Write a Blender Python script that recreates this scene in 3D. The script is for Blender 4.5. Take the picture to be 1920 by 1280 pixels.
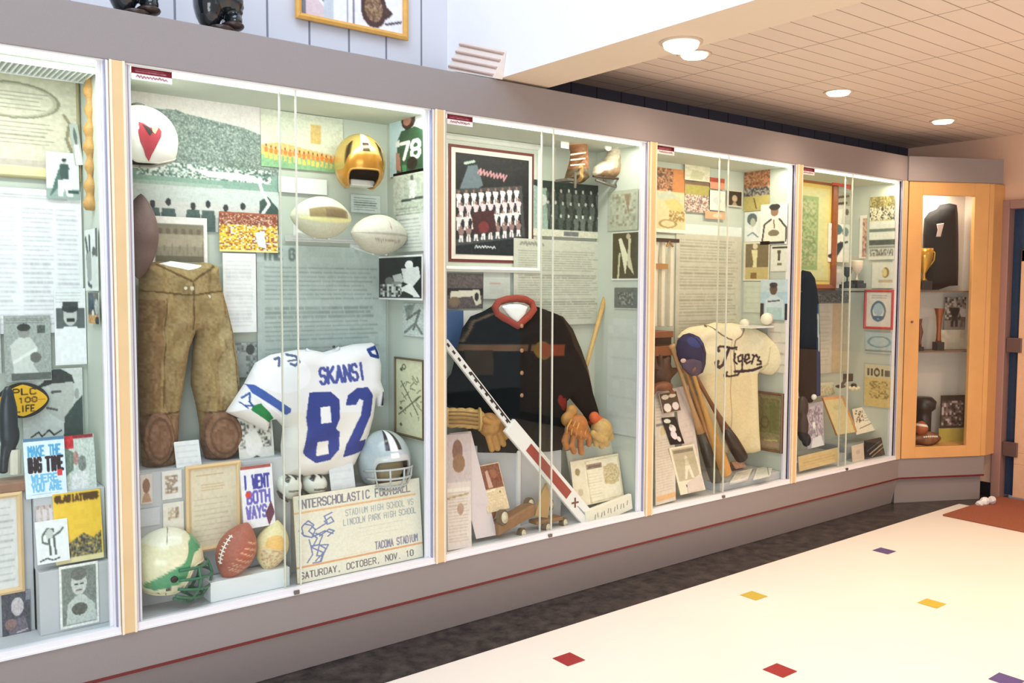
import bpy, math, random
import numpy as np
from mathutils import Vector, Matrix
random.seed(7); rng = np.random.RandomState(7)
SC = bpy.context.scene
for o in list(bpy.data.objects): bpy.data.objects.remove(o)
COL = SC.collection

# ------------------------------------------------------------------ camera
F_PX, YAW, PITCH, ROLL = 1646.5, .66364, -.06092, .00372
CAM = np.array([0., -3.0104, 1.4493])
_cy, _sy, _cp, _sp = math.cos(YAW), math.sin(YAW), math.cos(PITCH), math.sin(PITCH)
FW = np.array([_sy*_cp, _cy*_cp, _sp]); _r = np.array([_cy, -_sy, 0.]); _u = np.cross(_r, FW)
_c, _s = math.cos(ROLL), math.sin(ROLL)
RT, UP = _c*_r + _s*_u, -_s*_r + _c*_u
cd = bpy.data.cameras.new('camera'); cam = bpy.data.objects.new('camera', cd); COL.objects.link(cam)
cd.sensor_fit = 'HORIZONTAL'; cd.sensor_width = 36; cd.lens = F_PX/1920*36; cd.clip_start = .05; cd.clip_end = 100
cam.matrix_world = Matrix(((RT[0], UP[0], -FW[0], CAM[0]), (RT[1], UP[1], -FW[1], CAM[1]), (RT[2], UP[2], -FW[2], CAM[2]), (0, 0, 0, 1)))
SC.camera = cam

# ------------------------------------------------------------------ world, exposure, lights
w = bpy.data.worlds.new('world'); SC.world = w; w.use_nodes = True
wb = w.node_tree.nodes['Background']; wb.inputs[0].default_value = (.97, .97, 1.0, 1); wb.inputs[1].default_value = .58
SC.view_settings.view_transform = 'Standard'; SC.view_settings.look = 'None'
SC.view_settings.gamma = 1; SC.view_settings.exposure = .0; SC.view_settings.use_curve_mapping = False

def area(name, loc, to, sx, sy, power, col):
    l = bpy.data.lights.new(name, 'AREA'); l.shape = 'RECTANGLE'; l.size = sx; l.size_y = sy; l.energy = power; l.color = col
    o = bpy.data.objects.new(name, l); COL.objects.link(o); o.location = loc
    o.rotation_euler = (Vector(to)-Vector(loc)).to_track_quat('-Z', 'Y').to_euler(); return o
XS = [-.47, .753, 1.974, 3.220, 4.447, 5.640]          # centres of the posts between the cases
ZB, ZT, D = .311, 2.163, .36                            # glass bottom, glass top, depth of the cases
area('skylight', (-.6, -1.9, 5.2), (.8, -.3, 1.6), 3.4, 3.0, 165, (.64, .80, 1.0))
area('front_fill', (-2.6, -5.6, 1.3), (4.2, 0, 2.3), 4.0, 1.8, 150, (.90, .94, 1.0))  # unseen fill light added behind the camera to lift ceiling and header
for lx_, ly_ in ((3.1, -1.7), (4.3, -1.7), (5.5, -1.7), (3.1, -3.1), (4.3, -3.1), (5.5, -3.1)):
    l = bpy.data.lights.new('warm_fill_spot', 'SPOT'); l.energy = 60; l.color = (1, .78, .60); l.spot_size = 2.6; l.spot_blend = 1.; l.shadow_soft_size = .08  # unseen spots without fixtures, added to warm the low-ceiling side
    o = bpy.data.objects.new('warm_fill_spot', l); COL.objects.link(o); o.location = (lx_, ly_, 2.46)
CASE_LIGHT = [(.96, 1, .99), (.98, 1, .93), (1, .98, .86), (1, .93, .76), (1, .89, .68)]
for i in range(5):
    xm = (XS[i]+XS[i+1])/2
    area('case_tube_light', (xm, .055, 2.135), (xm, .26, 1.0), 1.10, .03, 3.9, CASE_LIGHT[i])
area('corner_case_light', (6.0, .02, 2.12), (6.05, .1, 1.0), .3, .05, 3.0, (1, .82, .66))

# ------------------------------------------------------------------ pixel rays onto real planes
def ray(px, py): return FW + (px-960)/F_PX*RT - (py-640)/F_PX*UP
def hit(px, py, P0, N):
    v = ray(px, py); N = np.asarray(N, float); t = ((np.asarray(P0, float)-CAM)@N)/(v@N); return CAM + t*v
def B(px, py, Y=.355): return hit(px, py, (0, Y, 0), (0, 1, 0))
def BX(px, py, X): return hit(px, py, (X, 0, 0), (1, 0, 0))
def BZ(px, py, Z): return hit(px, py, (0, 0, Z), (0, 0, 1))
def mpp(px, py, Y): return float(np.linalg.norm((B(px, py, Y)-CAM))/F_PX)     # metres per pixel there

# ------------------------------------------------------------------ materials
MATS = {}
def lin(c):
    c = np.asarray(c, float)/255.
    return np.where(c <= .04045, c/12.92, ((c+.055)/1.055)**2.4)
def mat(name, rgb, rough=.6, metal=0., noise=.06, nscale=30, bump=0., bscale=200, spec=.5, coat=0.):
    if name in MATS: return MATS[name]
    m = bpy.data.materials.new(name); m.use_nodes = True; nt = m.node_tree; b = nt.nodes['Principled BSDF']
    c = lin(rgb); tc = nt.nodes.new('ShaderNodeTexCoord'); n = nt.nodes.new('ShaderNodeTexNoise')
    n.inputs['Scale'].default_value = nscale; n.inputs['Detail'].default_value = 4; nt.links.new(tc.outputs['Object'], n.inputs['Vector'])
    mx = nt.nodes.new('ShaderNodeMix'); mx.data_type = 'RGBA'
    mx.inputs[6].default_value = (*(c*(1-noise*2)), 1); mx.inputs[7].default_value = (*np.clip(c*(1+noise*2), 0, 1), 1)
    nt.links.new(n.outputs['Fac'], mx.inputs[0]); nt.links.new(mx.outputs[2], b.inputs['Base Color'])
    b.inputs['Roughness'].default_value = rough; b.inputs['Metallic'].default_value = metal
    b.inputs['Specular IOR Level'].default_value = spec; b.inputs['Coat Weight'].default_value = coat
    if bump:
        n2 = nt.nodes.new('ShaderNodeTexNoise'); n2.inputs['Scale'].default_value = bscale; nt.links.new(tc.outputs['Object'], n2.inputs['Vector'])
        bp = nt.nodes.new('ShaderNodeBump'); bp.inputs['Strength'].default_value = bump; bp.inputs['Distance'].default_value = .002
        nt.links.new(n2.outputs['Fac'], bp.inputs['Height']); nt.links.new(bp.outputs['Normal'], b.inputs['Normal'])
    MATS[name] = m; return m
def print_mat(name, rough, bump=0., spec=.3):
    m = bpy.data.materials.new(name); m.use_nodes = True; nt = m.node_tree; b = nt.nodes['Principled BSDF']
    a = nt.nodes.new('ShaderNodeVertexColor'); a.layer_name = 'Col'
    tc = nt.nodes.new('ShaderNodeTexCoord'); n = nt.nodes.new('ShaderNodeTexNoise'); n.inputs['Scale'].default_value = 120
    nt.links.new(tc.outputs['Object'], n.inputs['Vector'])
    mx = nt.nodes.new('ShaderNodeMix'); mx.data_type = 'RGBA'; mx.blend_type = 'OVERLAY'; mx.inputs[0].default_value = .12
    nt.links.new(a.outputs['Color'], mx.inputs[6]); nt.links.new(n.outputs['Fac'], mx.inputs[7]); nt.links.new(mx.outputs[2], b.inputs['Base Color'])
    b.inputs['Roughness'].default_value = rough; b.inputs['Specular IOR Level'].default_value = spec
    if bump:
        bp = nt.nodes.new('ShaderNodeBump'); bp.inputs['Strength'].default_value = bump; bp.inputs['Distance'].default_value = .003
        n2 = nt.nodes.new('ShaderNodeTexNoise'); n2.inputs['Scale'].default_value = 60; nt.links.new(tc.outputs['Object'], n2.inputs['Vector'])
        nt.links.new(n2.outputs['Fac'], bp.inputs['Height']); nt.links.new(bp.outputs['Normal'], b.inputs['Normal'])
    MATS[name] = m; return m
M_PRINT = print_mat('printed_paper', .45); M_CLOTH = print_mat('printed_cloth', .95, .08, .05); M_SHELL = print_mat('painted_shell', .22, 0, .6)
M_WOOL = print_mat('dark_wool', 1., 0, 0.); M_WOOL.node_tree.nodes['Mix'].inputs[0].default_value = 0.; M_LEATH = print_mat('painted_leather', .5, .4, .4); M_GOLD = print_mat('painted_gold_shell', .25, 0, .7); M_GOLD.node_tree.nodes['Principled BSDF'].inputs['Metallic'].default_value = .45
def glass_mat():
    m = bpy.data.materials.new('display_glass'); m.use_nodes = True; nt = m.node_tree; nt.nodes.clear()
    o = nt.nodes.new('ShaderNodeOutputMaterial'); t = nt.nodes.new('ShaderNodeBsdfTransparent'); g = nt.nodes.new('ShaderNodeBsdfGlossy')
    t.inputs[0].default_value = (.975, .99, .98, 1); g.inputs['Roughness'].default_value = .02
    lw = nt.nodes.new('ShaderNodeLayerWeight'); lw.inputs['Blend'].default_value = .5; pw = nt.nodes.new('ShaderNodeMath'); pw.operation = 'POWER'; pw.inputs[1].default_value = 4.
    ma = nt.nodes.new('ShaderNodeMath'); ma.operation = 'MULTIPLY_ADD'; ma.inputs[1].default_value = .45; ma.inputs[2].default_value = .018; mx = nt.nodes.new('ShaderNodeMixShader')
    nt.links.new(lw.outputs['Facing'], pw.inputs[0]); nt.links.new(pw.outputs[0], ma.inputs[0]); nt.links.new(ma.outputs[0], mx.inputs[0]); nt.links.new(t.outputs[0], mx.inputs[1]); nt.links.new(g.outputs[0], mx.inputs[2])
    nt.links.new(mx.outputs[0], o.inputs[0]); MATS['glass'] = m; return m
M_GLASS = glass_mat()
def emit(name, rgb, st):
    m = bpy.data.materials.new(name); m.use_nodes = True; b = m.node_tree.nodes['Principled BSDF']
    b.inputs['Base Color'].default_value = (*lin(rgb), 1); b.inputs['Emission Color'].default_value = (*lin(rgb), 1); b.inputs['Emission Strength'].default_value = st
    return m

# ------------------------------------------------------------------ mesh and object helpers
WL = {}
def wl(o): return WL.get(o.name, np.zeros(3)) if o is not None else np.zeros(3)
def thing(name, label, cat, loc=(0, 0, 0), group=None):
    o = bpy.data.objects.new(name, None); COL.objects.link(o); o.empty_display_size = .05
    o.location = loc; o['label'] = label; o['category'] = cat; WL[o.name] = np.array(loc, float)
    if group: o['group'] = group
    return o
def tag(o, label, cat, group=None):
    o['label'] = label; o['category'] = cat
    if group: o['group'] = group
    return o
def struct(o): o['kind'] = 'structure'; return o
def mk(name, V, Fc, m, parent=None, cols=None, smooth=False, mi=None, mats=None):
    V = np.asarray(V, float); org = np.array([*(V.min(0)+V.max(0))[:2]/2, V[:, 2].min()])
    me = bpy.data.meshes.new(name)
    if isinstance(Fc, np.ndarray):
        n = len(Fc); me.vertices.add(len(V)); me.loops.add(n*4); me.polygons.add(n)
        me.vertices.foreach_set('co', (V-org).ravel()); me.loops.foreach_set('vertex_index', Fc.ravel().astype(np.int32))
        me.polygons.foreach_set('loop_start', np.arange(0, n*4, 4, dtype=np.int32)); me.polygons.foreach_set('loop_total', np.full(n, 4, np.int32))
        me.update(calc_edges=True); me.validate()
    else:
        me.from_pydata([tuple(v) for v in (V-org)], [], [tuple(f) for f in Fc]); me.update()
    for x in (mats or [m]): me.materials.append(x)
    if mi is not None: me.polygons.foreach_set('material_index', np.array(mi, np.int32))
    if cols is not None:
        a = me.color_attributes.new('Col', 'FLOAT_COLOR', 'POINT')
        c4 = np.ones((len(V), 4)); c4[:, :3] = np.clip(cols, 0, 1)
        c4[:, :3] = np.where(c4[:, :3] <= .04045, c4[:, :3]/12.92, ((c4[:, :3]+.055)/1.055)**2.4)
        a.data.foreach_set('color', c4.ravel())
    if smooth: me.polygons.foreach_set('use_smooth', np.ones(len(me.polygons), bool))
    o = bpy.data.objects.new(name, me); COL.objects.link(o)
    if parent is not None: o.parent = parent
    o.location = org - wl(parent); WL[o.name] = org
    return o
class G:
    """collects simple solids into one mesh"""
    def __init__(s): s.v = []; s.f = []
    def add(s, V, Fc):
        n = len(s.v); s.v += [tuple(x) for x in V]; s.f += [tuple(i+n for i in f) for f in Fc]; return s
    def box(s, x0, x1, y0, y1, z0, z1):
        V = [(x, y, z) for x in (x0, x1) for y in (y0, y1) for z in (z0, z1)]
        return s.add(V, [(0, 1, 3, 2), (4, 6, 7, 5), (0, 4, 5, 1), (2, 3, 7, 6), (0, 2, 6, 4), (1, 5, 7, 3)])
    def obox(s, P, U, Vv, W):
        """oriented box: corner P, edge vectors"""
        P, U, Vv, W = (np.asarray(a, float) for a in (P, U, Vv, W))
        V = [P+a*U+b*Vv+c*W for a in (0, 1) for b in (0, 1) for c in (0, 1)]
        return s.add(V, [(0, 1, 3, 2), (4, 6, 7, 5), (0, 4, 5, 1), (2, 3, 7, 6), (0, 2, 6, 4), (1, 5, 7, 3)])
    def prism(s, pts, ext):
        n = len(pts); ext = np.asarray(ext, float); P = [np.asarray(p, float) for p in pts]
        V = P+[p+ext for p in P]
        return s.add(V, [tuple(range(n))[::-1], tuple(range(n, 2*n))]+[(i, (i+1) % n, (i+1) % n+n, i+n) for i in range(n)])
    def tube(s, pts, r, seg=8, closed=False):
        P = [np.asarray(p, float) for p in pts]; n = len(P); rs = r if hasattr(r, '__len__') else [r]*n; V = []; prev = None
        for i, p in enumerate(P):
            a = P[(i+1) % n] if (closed or i < n-1) else P[i]; b = P[i-1] if (closed or i > 0) else P[i]
            t = a-b; t /= np.linalg.norm(t)+1e-12
            if prev is None:
                q = np.cross(t, (0, 0, 1.)); q = q if np.linalg.norm(q) > .1 else np.cross(t, (0, 1., 0))
            else: q = prev-(prev@t)*t
            q /= np.linalg.norm(q)+1e-12; prev = q; k = np.cross(t, q)
            V += [p+rs[i]*(math.cos(2*math.pi*j/seg)*q+math.sin(2*math.pi*j/seg)*k) for j in range(seg)]
        Fc = []
        for i in range(n if closed else n-1):
            for j in range(seg):
                a, b = i*seg+j, i*seg+(j+1) % seg; c, d = ((i+1) % n)*seg+(j+1) % seg, ((i+1) % n)*seg+j; Fc.append((a, b, c, d))
        if not closed: Fc += [tuple(range(seg))[::-1], tuple((n-1)*seg+j for j in range(seg))]
        return s.add(V, Fc)
    def lathe(s, prof, base=(0, 0, 0), axis=(0, 0, 1), seg=24, sx=1., sdir=None):
        base = np.asarray(base, float); ax = np.asarray(axis, float); ax /= np.linalg.norm(ax)
        q = np.cross(ax, (0, 1., 0)) if sdir is None else np.asarray(sdir, float)
        if np.linalg.norm(q) < .1: q = np.array([1., 0, 0])
        q = q-(q@ax)*ax; q /= np.linalg.norm(q); k = np.cross(ax, q); V = []
        for r, z in prof: V += [base+ax*z+r*(sx*math.cos(2*math.pi*j/seg)*q+math.sin(2*math.pi*j/seg)*k) for j in range(seg)]
        n = len(prof); Fc = [(i*seg+j, i*seg+(j+1) % seg, (i+1)*seg+(j+1) % seg, (i+1)*seg+j) for i in range(n-1) for j in range(seg)]
        Fc += [tuple(range(seg))[::-1], tuple((n-1)*seg+j for j in range(seg))]
        return s.add(V, Fc)
    def sphere(s, c, r, seg=16, rings=10, rot=None):
        c = np.asarray(c, float); r = np.asarray(r, float)*np.ones(3); R = np.eye(3) if rot is None else rot; V = []
        for i in range(1, rings):
            a = math.pi*i/rings
            for j in range(seg): V.append(c+R@(r*np.array([math.sin(a)*math.cos(2*math.pi*j/seg), math.sin(a)*math.sin(2*math.pi*j/seg), math.cos(a)])))
        V += [c+R@(r*np.array([0, 0, 1.])), c-R@(r*np.array([0, 0, 1.]))]; t = len(V)-2
        Fc = [((i)*seg+j, (i+1)*seg+j, (i+1)*seg+(j+1) % seg, i*seg+(j+1) % seg) for i in range(rings-2) for j in range(seg)]
        Fc += [(t, j, (j+1) % seg) for j in range(seg)]+[(t+1, (rings-2)*seg+(j+1) % seg, (rings-2)*seg+j) for j in range(seg)]
        return s.add(V, Fc)
    def go(s, name, m, parent=None, smooth=False, bevel=0., remesh=0.):
        o = mk(name, s.v, s.f, m, parent, smooth=smooth)
        if remesh:
            r = o.modifiers.new('remesh', 'REMESH'); r.mode = 'VOXEL'; r.voxel_size = remesh; r.use_smooth_shade = True
            q = o.modifiers.new('smooth', 'SMOOTH'); q.iterations = 4; q.factor = .5
        if bevel:
            b = o.modifiers.new('bevel', 'BEVEL'); b.width = bevel; b.segments = 2; b.limit_method = 'ANGLE'
        return o
def rotm(ax, ang):
    ax = np.asarray(ax, float); ax /= np.linalg.norm(ax); K = np.array([[0, -ax[2], ax[1]], [ax[2], 0, -ax[0]], [-ax[1], ax[0], 0]])
    return np.eye(3)+math.sin(ang)*K+(1-math.cos(ang))*K@K
def frame_to(x, z):
    """rotation whose local x maps to x and local z roughly to z"""
    x = np.asarray(x, float); x /= np.linalg.norm(x); z = np.asarray(z, float); z = z-(z@x)*x; z /= np.linalg.norm(z)
    return np.stack([x, np.cross(z, x), z], 1)

# ------------------------------------------------------------------ printed artwork, drawn in plain coordinates onto a fine mesh
FONT = {'A': [[(0, 6), (2, 0), (4, 6)], [(.8, 4), (3.2, 4)]], 'B': [[(0, 0), (0, 6), (3, 6), (4, 5), (4, 4), (3, 3), (0, 3)], [(3, 3), (3.7, 2), (3.5, .6), (2.8, 0), (0, 0)]],
 'C': [[(4, 1), (3, 0), (1, 0), (0, 1), (0, 5), (1, 6), (3, 6), (4, 5)]], 'D': [[(0, 0), (0, 6), (2.7, 6), (4, 5), (4, 1), (2.7, 0), (0, 0)]], 'E': [[(4, 0), (0, 0), (0, 6), (4, 6)], [(0, 3), (3, 3)]],
 'F': [[(4, 0), (0, 0), (0, 6)], [(0, 3), (3, 3)]], 'G': [[(4, 1), (3, 0), (1, 0), (0, 1), (0, 5), (1, 6), (3, 6), (4, 5), (4, 3), (2.4, 3)]], 'H': [[(0, 0), (0, 6)], [(4, 0), (4, 6)], [(0, 3), (4, 3)]],
 'I': [[(2, 0), (2, 6)]], 'J': [[(4, 0), (4, 5), (3, 6), (1, 6), (0, 5)]], 'K': [[(0, 0), (0, 6)], [(4, 0), (0, 3.4)], [(1.2, 2.6), (4, 6)]], 'L': [[(0, 0), (0, 6), (4, 6)]],
 'M': [[(0, 6), (0, 0), (2, 3), (4, 0), (4, 6)]], 'N': [[(0, 6), (0, 0), (4, 6), (4, 0)]], 'O': [[(1, 0), (3, 0), (4, 1), (4, 5), (3, 6), (1, 6), (0, 5), (0, 1), (1, 0)]],
 'P': [[(0, 6), (0, 0), (3, 0), (4, 1), (4, 2.4), (3, 3.3), (0, 3.3)]], 'R': [[(0, 6), (0, 0), (3, 0), (4, 1), (4, 2.2), (3, 3), (0, 3)], [(2, 3), (4, 6)]], 'S': [[(4, 1), (3, 0), (1, 0), (0, 1), (0, 2), (1, 3), (3, 3), (4, 4), (4, 5), (3, 6), (1, 6), (0, 5)]],
 'T': [[(0, 0), (4, 0)], [(2, 0), (2, 6)]], 'U': [[(0, 0), (0, 5), (1, 6), (3, 6), (4, 5), (4, 0)]], 'V': [[(0, 0), (2, 6), (4, 0)]], 'W': [[(0, 0), (1, 6), (2, 2), (3, 6), (4, 0)]], 'X': [[(0, 0), (4, 6)], [(4, 0), (0, 6)]],
 'Y': [[(0, 0), (2, 3), (4, 0)], [(2, 3), (2, 6)]], 'Z': [[(0, 0), (4, 0), (0, 6), (4, 6)]], '0': [[(1, 0), (3, 0), (4, 1), (4, 5), (3, 6), (1, 6), (0, 5), (0, 1), (1, 0)]], '1': [[(1, 1), (2, 0), (2, 6)]],
 '2': [[(0, 1), (1, 0), (3, 0), (4, 1), (4, 2.4), (0, 6), (4, 6)]], '7': [[(0, 0), (4, 0), (1.5, 6)]], '8': [[(1, 0), (3, 0), (4, 1), (4, 2.2), (3, 3), (1, 3), (0, 2.2), (0, 1), (1, 0)], [(1, 3), (0, 3.8), (0, 5), (1, 6), (3, 6), (4, 5), (4, 3.8), (3, 3)]],
 '9': [[(4, 3), (1, 3), (0, 2), (0, 1), (1, 0), (3, 0), (4, 1), (4, 5), (3, 6), (0, 6)]], '.': [[(1.6, 6), (2.2, 6)]], ',': [[(2, 5.6), (1.4, 6.8)]], '-': [[(.6, 3), (3.4, 3)]], ' ': []}
def C3(c): return np.array(c, float)/255.
class CV:
    def __init__(s, w, h, bg=(235, 235, 230), box=(0, 0, 1, 1)):
        s.w, s.h = int(w), int(h); s.b = box; s.a = np.ones((s.h, s.w, 3))*C3(bg); s.kx = (s.w-1)/(box[2]-box[0]); s.ky = (s.h-1)/(box[3]-box[1])
        s.gx, s.gy = np.meshgrid(np.arange(s.w), np.arange(s.h))
    def p(s, x, y): return (x-s.b[0])*s.kx, (y-s.b[1])*s.ky
    def put(s, m, c, al=1.): s.a[m] = s.a[m]*(1-al)+C3(c)*al; return s
    def rect(s, x0, y0, x1, y1, c, al=1.):
        a, b = s.p(x0, y0); d, e = s.p(x1, y1); return s.put((s.gx >= a-.5) & (s.gx <= d+.5) & (s.gy >= b-.5) & (s.gy <= e+.5), c, al)
    def ell(s, cx, cy, rx, ry, c, al=1.):
        a, b = s.p(cx, cy); return s.put(((s.gx-a)/max(rx*s.kx, .5))**2+((s.gy-b)/max(ry*s.ky, .5))**2 <= 1, c, al)
    def ring(s, cx, cy, rx, ry, c, t=1.):
        a, b = s.p(cx, cy); d = np.sqrt(((s.gx-a)/(rx*s.kx))**2+((s.gy-b)/(ry*s.ky))**2); return s.put(abs(d-1)*min(rx*s.kx, ry*s.ky) < t, c)
    def poly(s, pts, c, al=1.):
        P = [s.p(*q) for q in pts]; m = np.zeros(s.gx.shape, bool); n = len(P)
        for i in range(n):
            (x0, y0), (x1, y1) = P[i], P[(i+1) % n]
            if y0 == y1: continue
            m ^= ((s.gy > min(y0, y1)) & (s.gy <= max(y0, y1)) & (s.gx < (s.gy-y0)*(x1-x0)/(y1-y0)+x0))
        return s.put(m, c, al)
    def line(s, pts, t, c, al=1.):
        """t: half width in mesh cells"""
        P = [s.p(*q) for q in pts]; m = np.zeros(s.gx.shape, bool)
        for (x0, y0), (x1, y1) in zip(P, P[1:]):
            dx, dy = x1-x0, y1-y0; L = dx*dx+dy*dy+1e-9; q = np.clip(((s.gx-x0)*dx+(s.gy-y0)*dy)/L, 0, 1)
            m |= (s.gx-x0-q*dx)**2+(s.gy-y0-q*dy)**2 <= t*t
        return s.put(m, c, al)
    def text(s, T, x, y, w, h, c, t=.8, ux=None, vx=None, gap=.3):
        """T in the box at x,y; ux, vx override the across and down vectors"""
        U = np.array(ux if ux is not None else (w, 0.)); Vv = np.array(vx if vx is not None else (0., h)); n = len(T)
        for i, ch in enumerate(T.upper()):
            for st in FONT.get(ch, []):
                s.line([tuple(np.array([x, y])+U*((i+gap/2+(1-gap)*a/4)/n)+Vv*b/6) for a, b in st], t, c)
        return s
    def scrawl(s, x, y, w, h, c, t=.8, n=7, ux=None, vx=None):
        """handwriting or lettering too blurred to read"""
        U = np.array(ux if ux is not None else (w, 0.)); Vv = np.array(vx if vx is not None else (0., h)); P = []
        for i in range(n*3): P.append(tuple(np.array([x, y])+U*(i+.5)/(n*3)+Vv*(.5+.45*(-1)**i*rng.uniform(.35, 1))))
        return s.line(P, t, c)
    def noise(s, amt, cell=1, mono=True):
        hh, ww = -(-s.h//cell), -(-s.w//cell); n = rng.rand(hh, ww, 1 if mono else 3)-.5
        n = np.repeat(np.repeat(n, cell, 0), cell, 1)[:s.h, :s.w]; s.a = np.clip(s.a+n*2*amt, 0, 1); return s
    def speck(s, x0, y0, x1, y1, cols, cell=1):
        a, b = s.p(x0, y0); d, e = s.p(x1, y1); a, b, d, e = int(a), int(b), int(d)+1, int(e)+1
        hh, ww = -(-(e-b)//cell), -(-(d-a)//cell); cell = max(1, cell-1); hh, ww = -(-(e-b)//cell), -(-(d-a)//cell); idx = rng.randint(0, len(cols), (hh, ww)); pal = np.array([C3(q) for q in cols])
        im = np.repeat(np.repeat(pal[idx], cell, 0), cell, 1)[:e-b, :d-a]; v = s.a[b:e, a:d]; im = im[:v.shape[0], :v.shape[1]]; im = (im*2+np.roll(im, 1, 0)+np.roll(im, 1, 1))/4; v[:] = im; return s
    def lines(s, x0, y0, x1, y1, n, c, al=.7, gaps=.15, t=.5, head=0):
        """rows of typing too small to read"""
        for i in range(n):
            y = y0+(y1-y0)*(i+.5)/n
            if head and i % head == head-1: continue
            x = x0; xe = x1-(rng.rand()*.15*(x1-x0))
            while x < xe:
                L = (.03+.10*rng.rand())*(x1-x0); s.rect(x, y-t*.2/s.ky, min(x+L, xe), y+t*.2/s.ky, c, al*(.6+.4*rng.rand())); x += L+gaps*.1*(x1-x0)
        return s
    def man(s, x, y, h, body=(60, 70, 70), head=(180, 175, 165), legs=None, wide=1., hat=None, arms=0):
        """simple standing figure: x centre, y top of head, h height"""
        k = wide*s.ky/s.kx*1.0; hw = h*k
        if legs: s.poly([(x-.10*hw, y+.52*h), (x+.10*hw, y+.52*h), (x+.14*hw, y+h), (x+.03*hw, y+h), (x, y+.62*h), (x-.04*hw, y+h), (x-.15*hw, y+h)], legs)
        s.poly([(x-.15*hw, y+.21*h), (x+.15*hw, y+.21*h), (x+.19*hw, y+.32*h), (x+.11*hw, y+(.58 if legs else 1.)*h), (x-.11*hw, y+(.58 if legs else 1.)*h), (x-.19*hw, y+.32*h)], body)
        if arms: s.poly([(x-.19*hw, y+.24*h), (x-.26*hw, y+.42*h), (x-.05*hw, y+.52*h), (x+.05*hw, y+.52*h), (x+.26*hw, y+.42*h), (x+.19*hw, y+.24*h), (x+.16*hw, y+.40*h), (x, y+.47*h), (x-.16*hw, y+.40*h)], body)
        s.ell(x, y+.11*h, .075*hw, .10*h, head)
        if hat: s.ell(x, y+.06*h, .085*hw, .06*h, hat)
        return s
    def sample(s, x, y):
        fx = np.clip((x-s.b[0])*s.kx, 0, s.w-1.001); fy = np.clip((y-s.b[1])*s.ky, 0, s.h-1.001); ix, iy = fx.astype(int), fy.astype(int); u, v = (fx-ix)[..., None], (fy-iy)[..., None]
        A = s.a; ix1, iy1 = np.minimum(ix+1, s.w-1), np.minimum(iy+1, s.h-1)
        return (A[iy, ix]*(1-u)+A[iy, ix1]*u)*(1-v)+(A[iy1, ix]*(1-u)+A[iy1, ix1]*u)*v
def sheet(name, TL, TR, BL, cv, th=.002, parent=None, m=None, edge=(225, 225, 218), bow=None):
    """a printed sheet or board with real thickness; its face is the fine mesh the artwork is coloured on"""
    TL, TR, BL = (np.asarray(a, float) for a in (TL, TR, BL)); U, Vd = TR-TL, BL-TL; N = np.cross(Vd, U); N /= np.linalg.norm(N)
    if N@(CAM-TL) < 0: N = -N
    if cv.w > 12 and cv.h > 12:                                       # ink bleeds a little, tones are never quite flat
        a = cv.a; pd = np.pad(a, ((1, 1), (1, 1), (0, 0)), 'edge'); a = a*.62+.095*(pd[:-2, 1:-1]+pd[2:, 1:-1]+pd[1:-1, :-2]+pd[1:-1, 2:])
        n4 = np.repeat(np.repeat(rng.rand(-(-cv.h//4), -(-cv.w//4), 1)-.5, 4, 0), 4, 1)[:cv.h, :cv.w]; cv.a = np.clip(a+n4*.035, 0, 1)
    w, h = cv.w, cv.h; gx, gy = np.meshgrid(np.linspace(0, 1, w), np.linspace(0, 1, h)); P = TL+gx[..., None]*U+gy[..., None]*Vd+N*th
    V = P.reshape(-1, 3); cols = cv.a.reshape(-1, 3)
    i = (np.arange(h-1)[:, None]*w+np.arange(w-1)).ravel(); Fq = np.stack([i, i+w, i+w+1, i+1], 1)
    nb = len(V); ring = [TL+N*th, TR+N*th, BL+U+N*th, BL+N*th, TL, TR, BL+U, BL]
    V = np.vstack([V, ring]); cols = np.vstack([cols, np.ones((8, 3))*C3(edge)])
    side = np.array([(0, 1, 5, 4), (1, 2, 6, 5), (2, 3, 7, 6), (3, 0, 4, 7), (4, 5, 6, 7)])+nb
    return mk(name, V, np.vstack([Fq, side]), m or M_PRINT, parent, cols)
def rect_on(tl, br, plane, val, lay=0, rot=0.):
    """world corners TL, TR, BL of an upright rectangle on a wall plane whose corners show at these two pixels"""
    if plane == 'Y':
        v = val-lay*.0035; a, b = B(*tl, v), B(*br, v); TL, TR, BL = a, np.array([b[0], v, a[2]]), np.array([a[0], v, b[2]])
    else:
        v = val-lay*.0035; a, b = BX(*tl, v), BX(*br, v); TL, TR, BL = a, np.array([v, b[1], a[2]]), np.array([v, a[1], b[2]])
    if rot:
        ax = (0, -1, 0) if plane == 'Y' else (-1, 0, 0); c = (TR+BL)/2; R = rotm(ax, rot); TL, TR, BL = (c+R@(q-c) for q in (TL, TR, BL))
    return TL, TR, BL
def pic(name, label, cat, tl, br, cv, plane='Y', val=.355, lay=0, rot=0., th=.002, group=None, edge=(225, 225, 218)):
    return tag(sheet(name, *rect_on(tl, br, plane, val, lay, rot), cv, th, edge=edge), label, cat, group)
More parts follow.
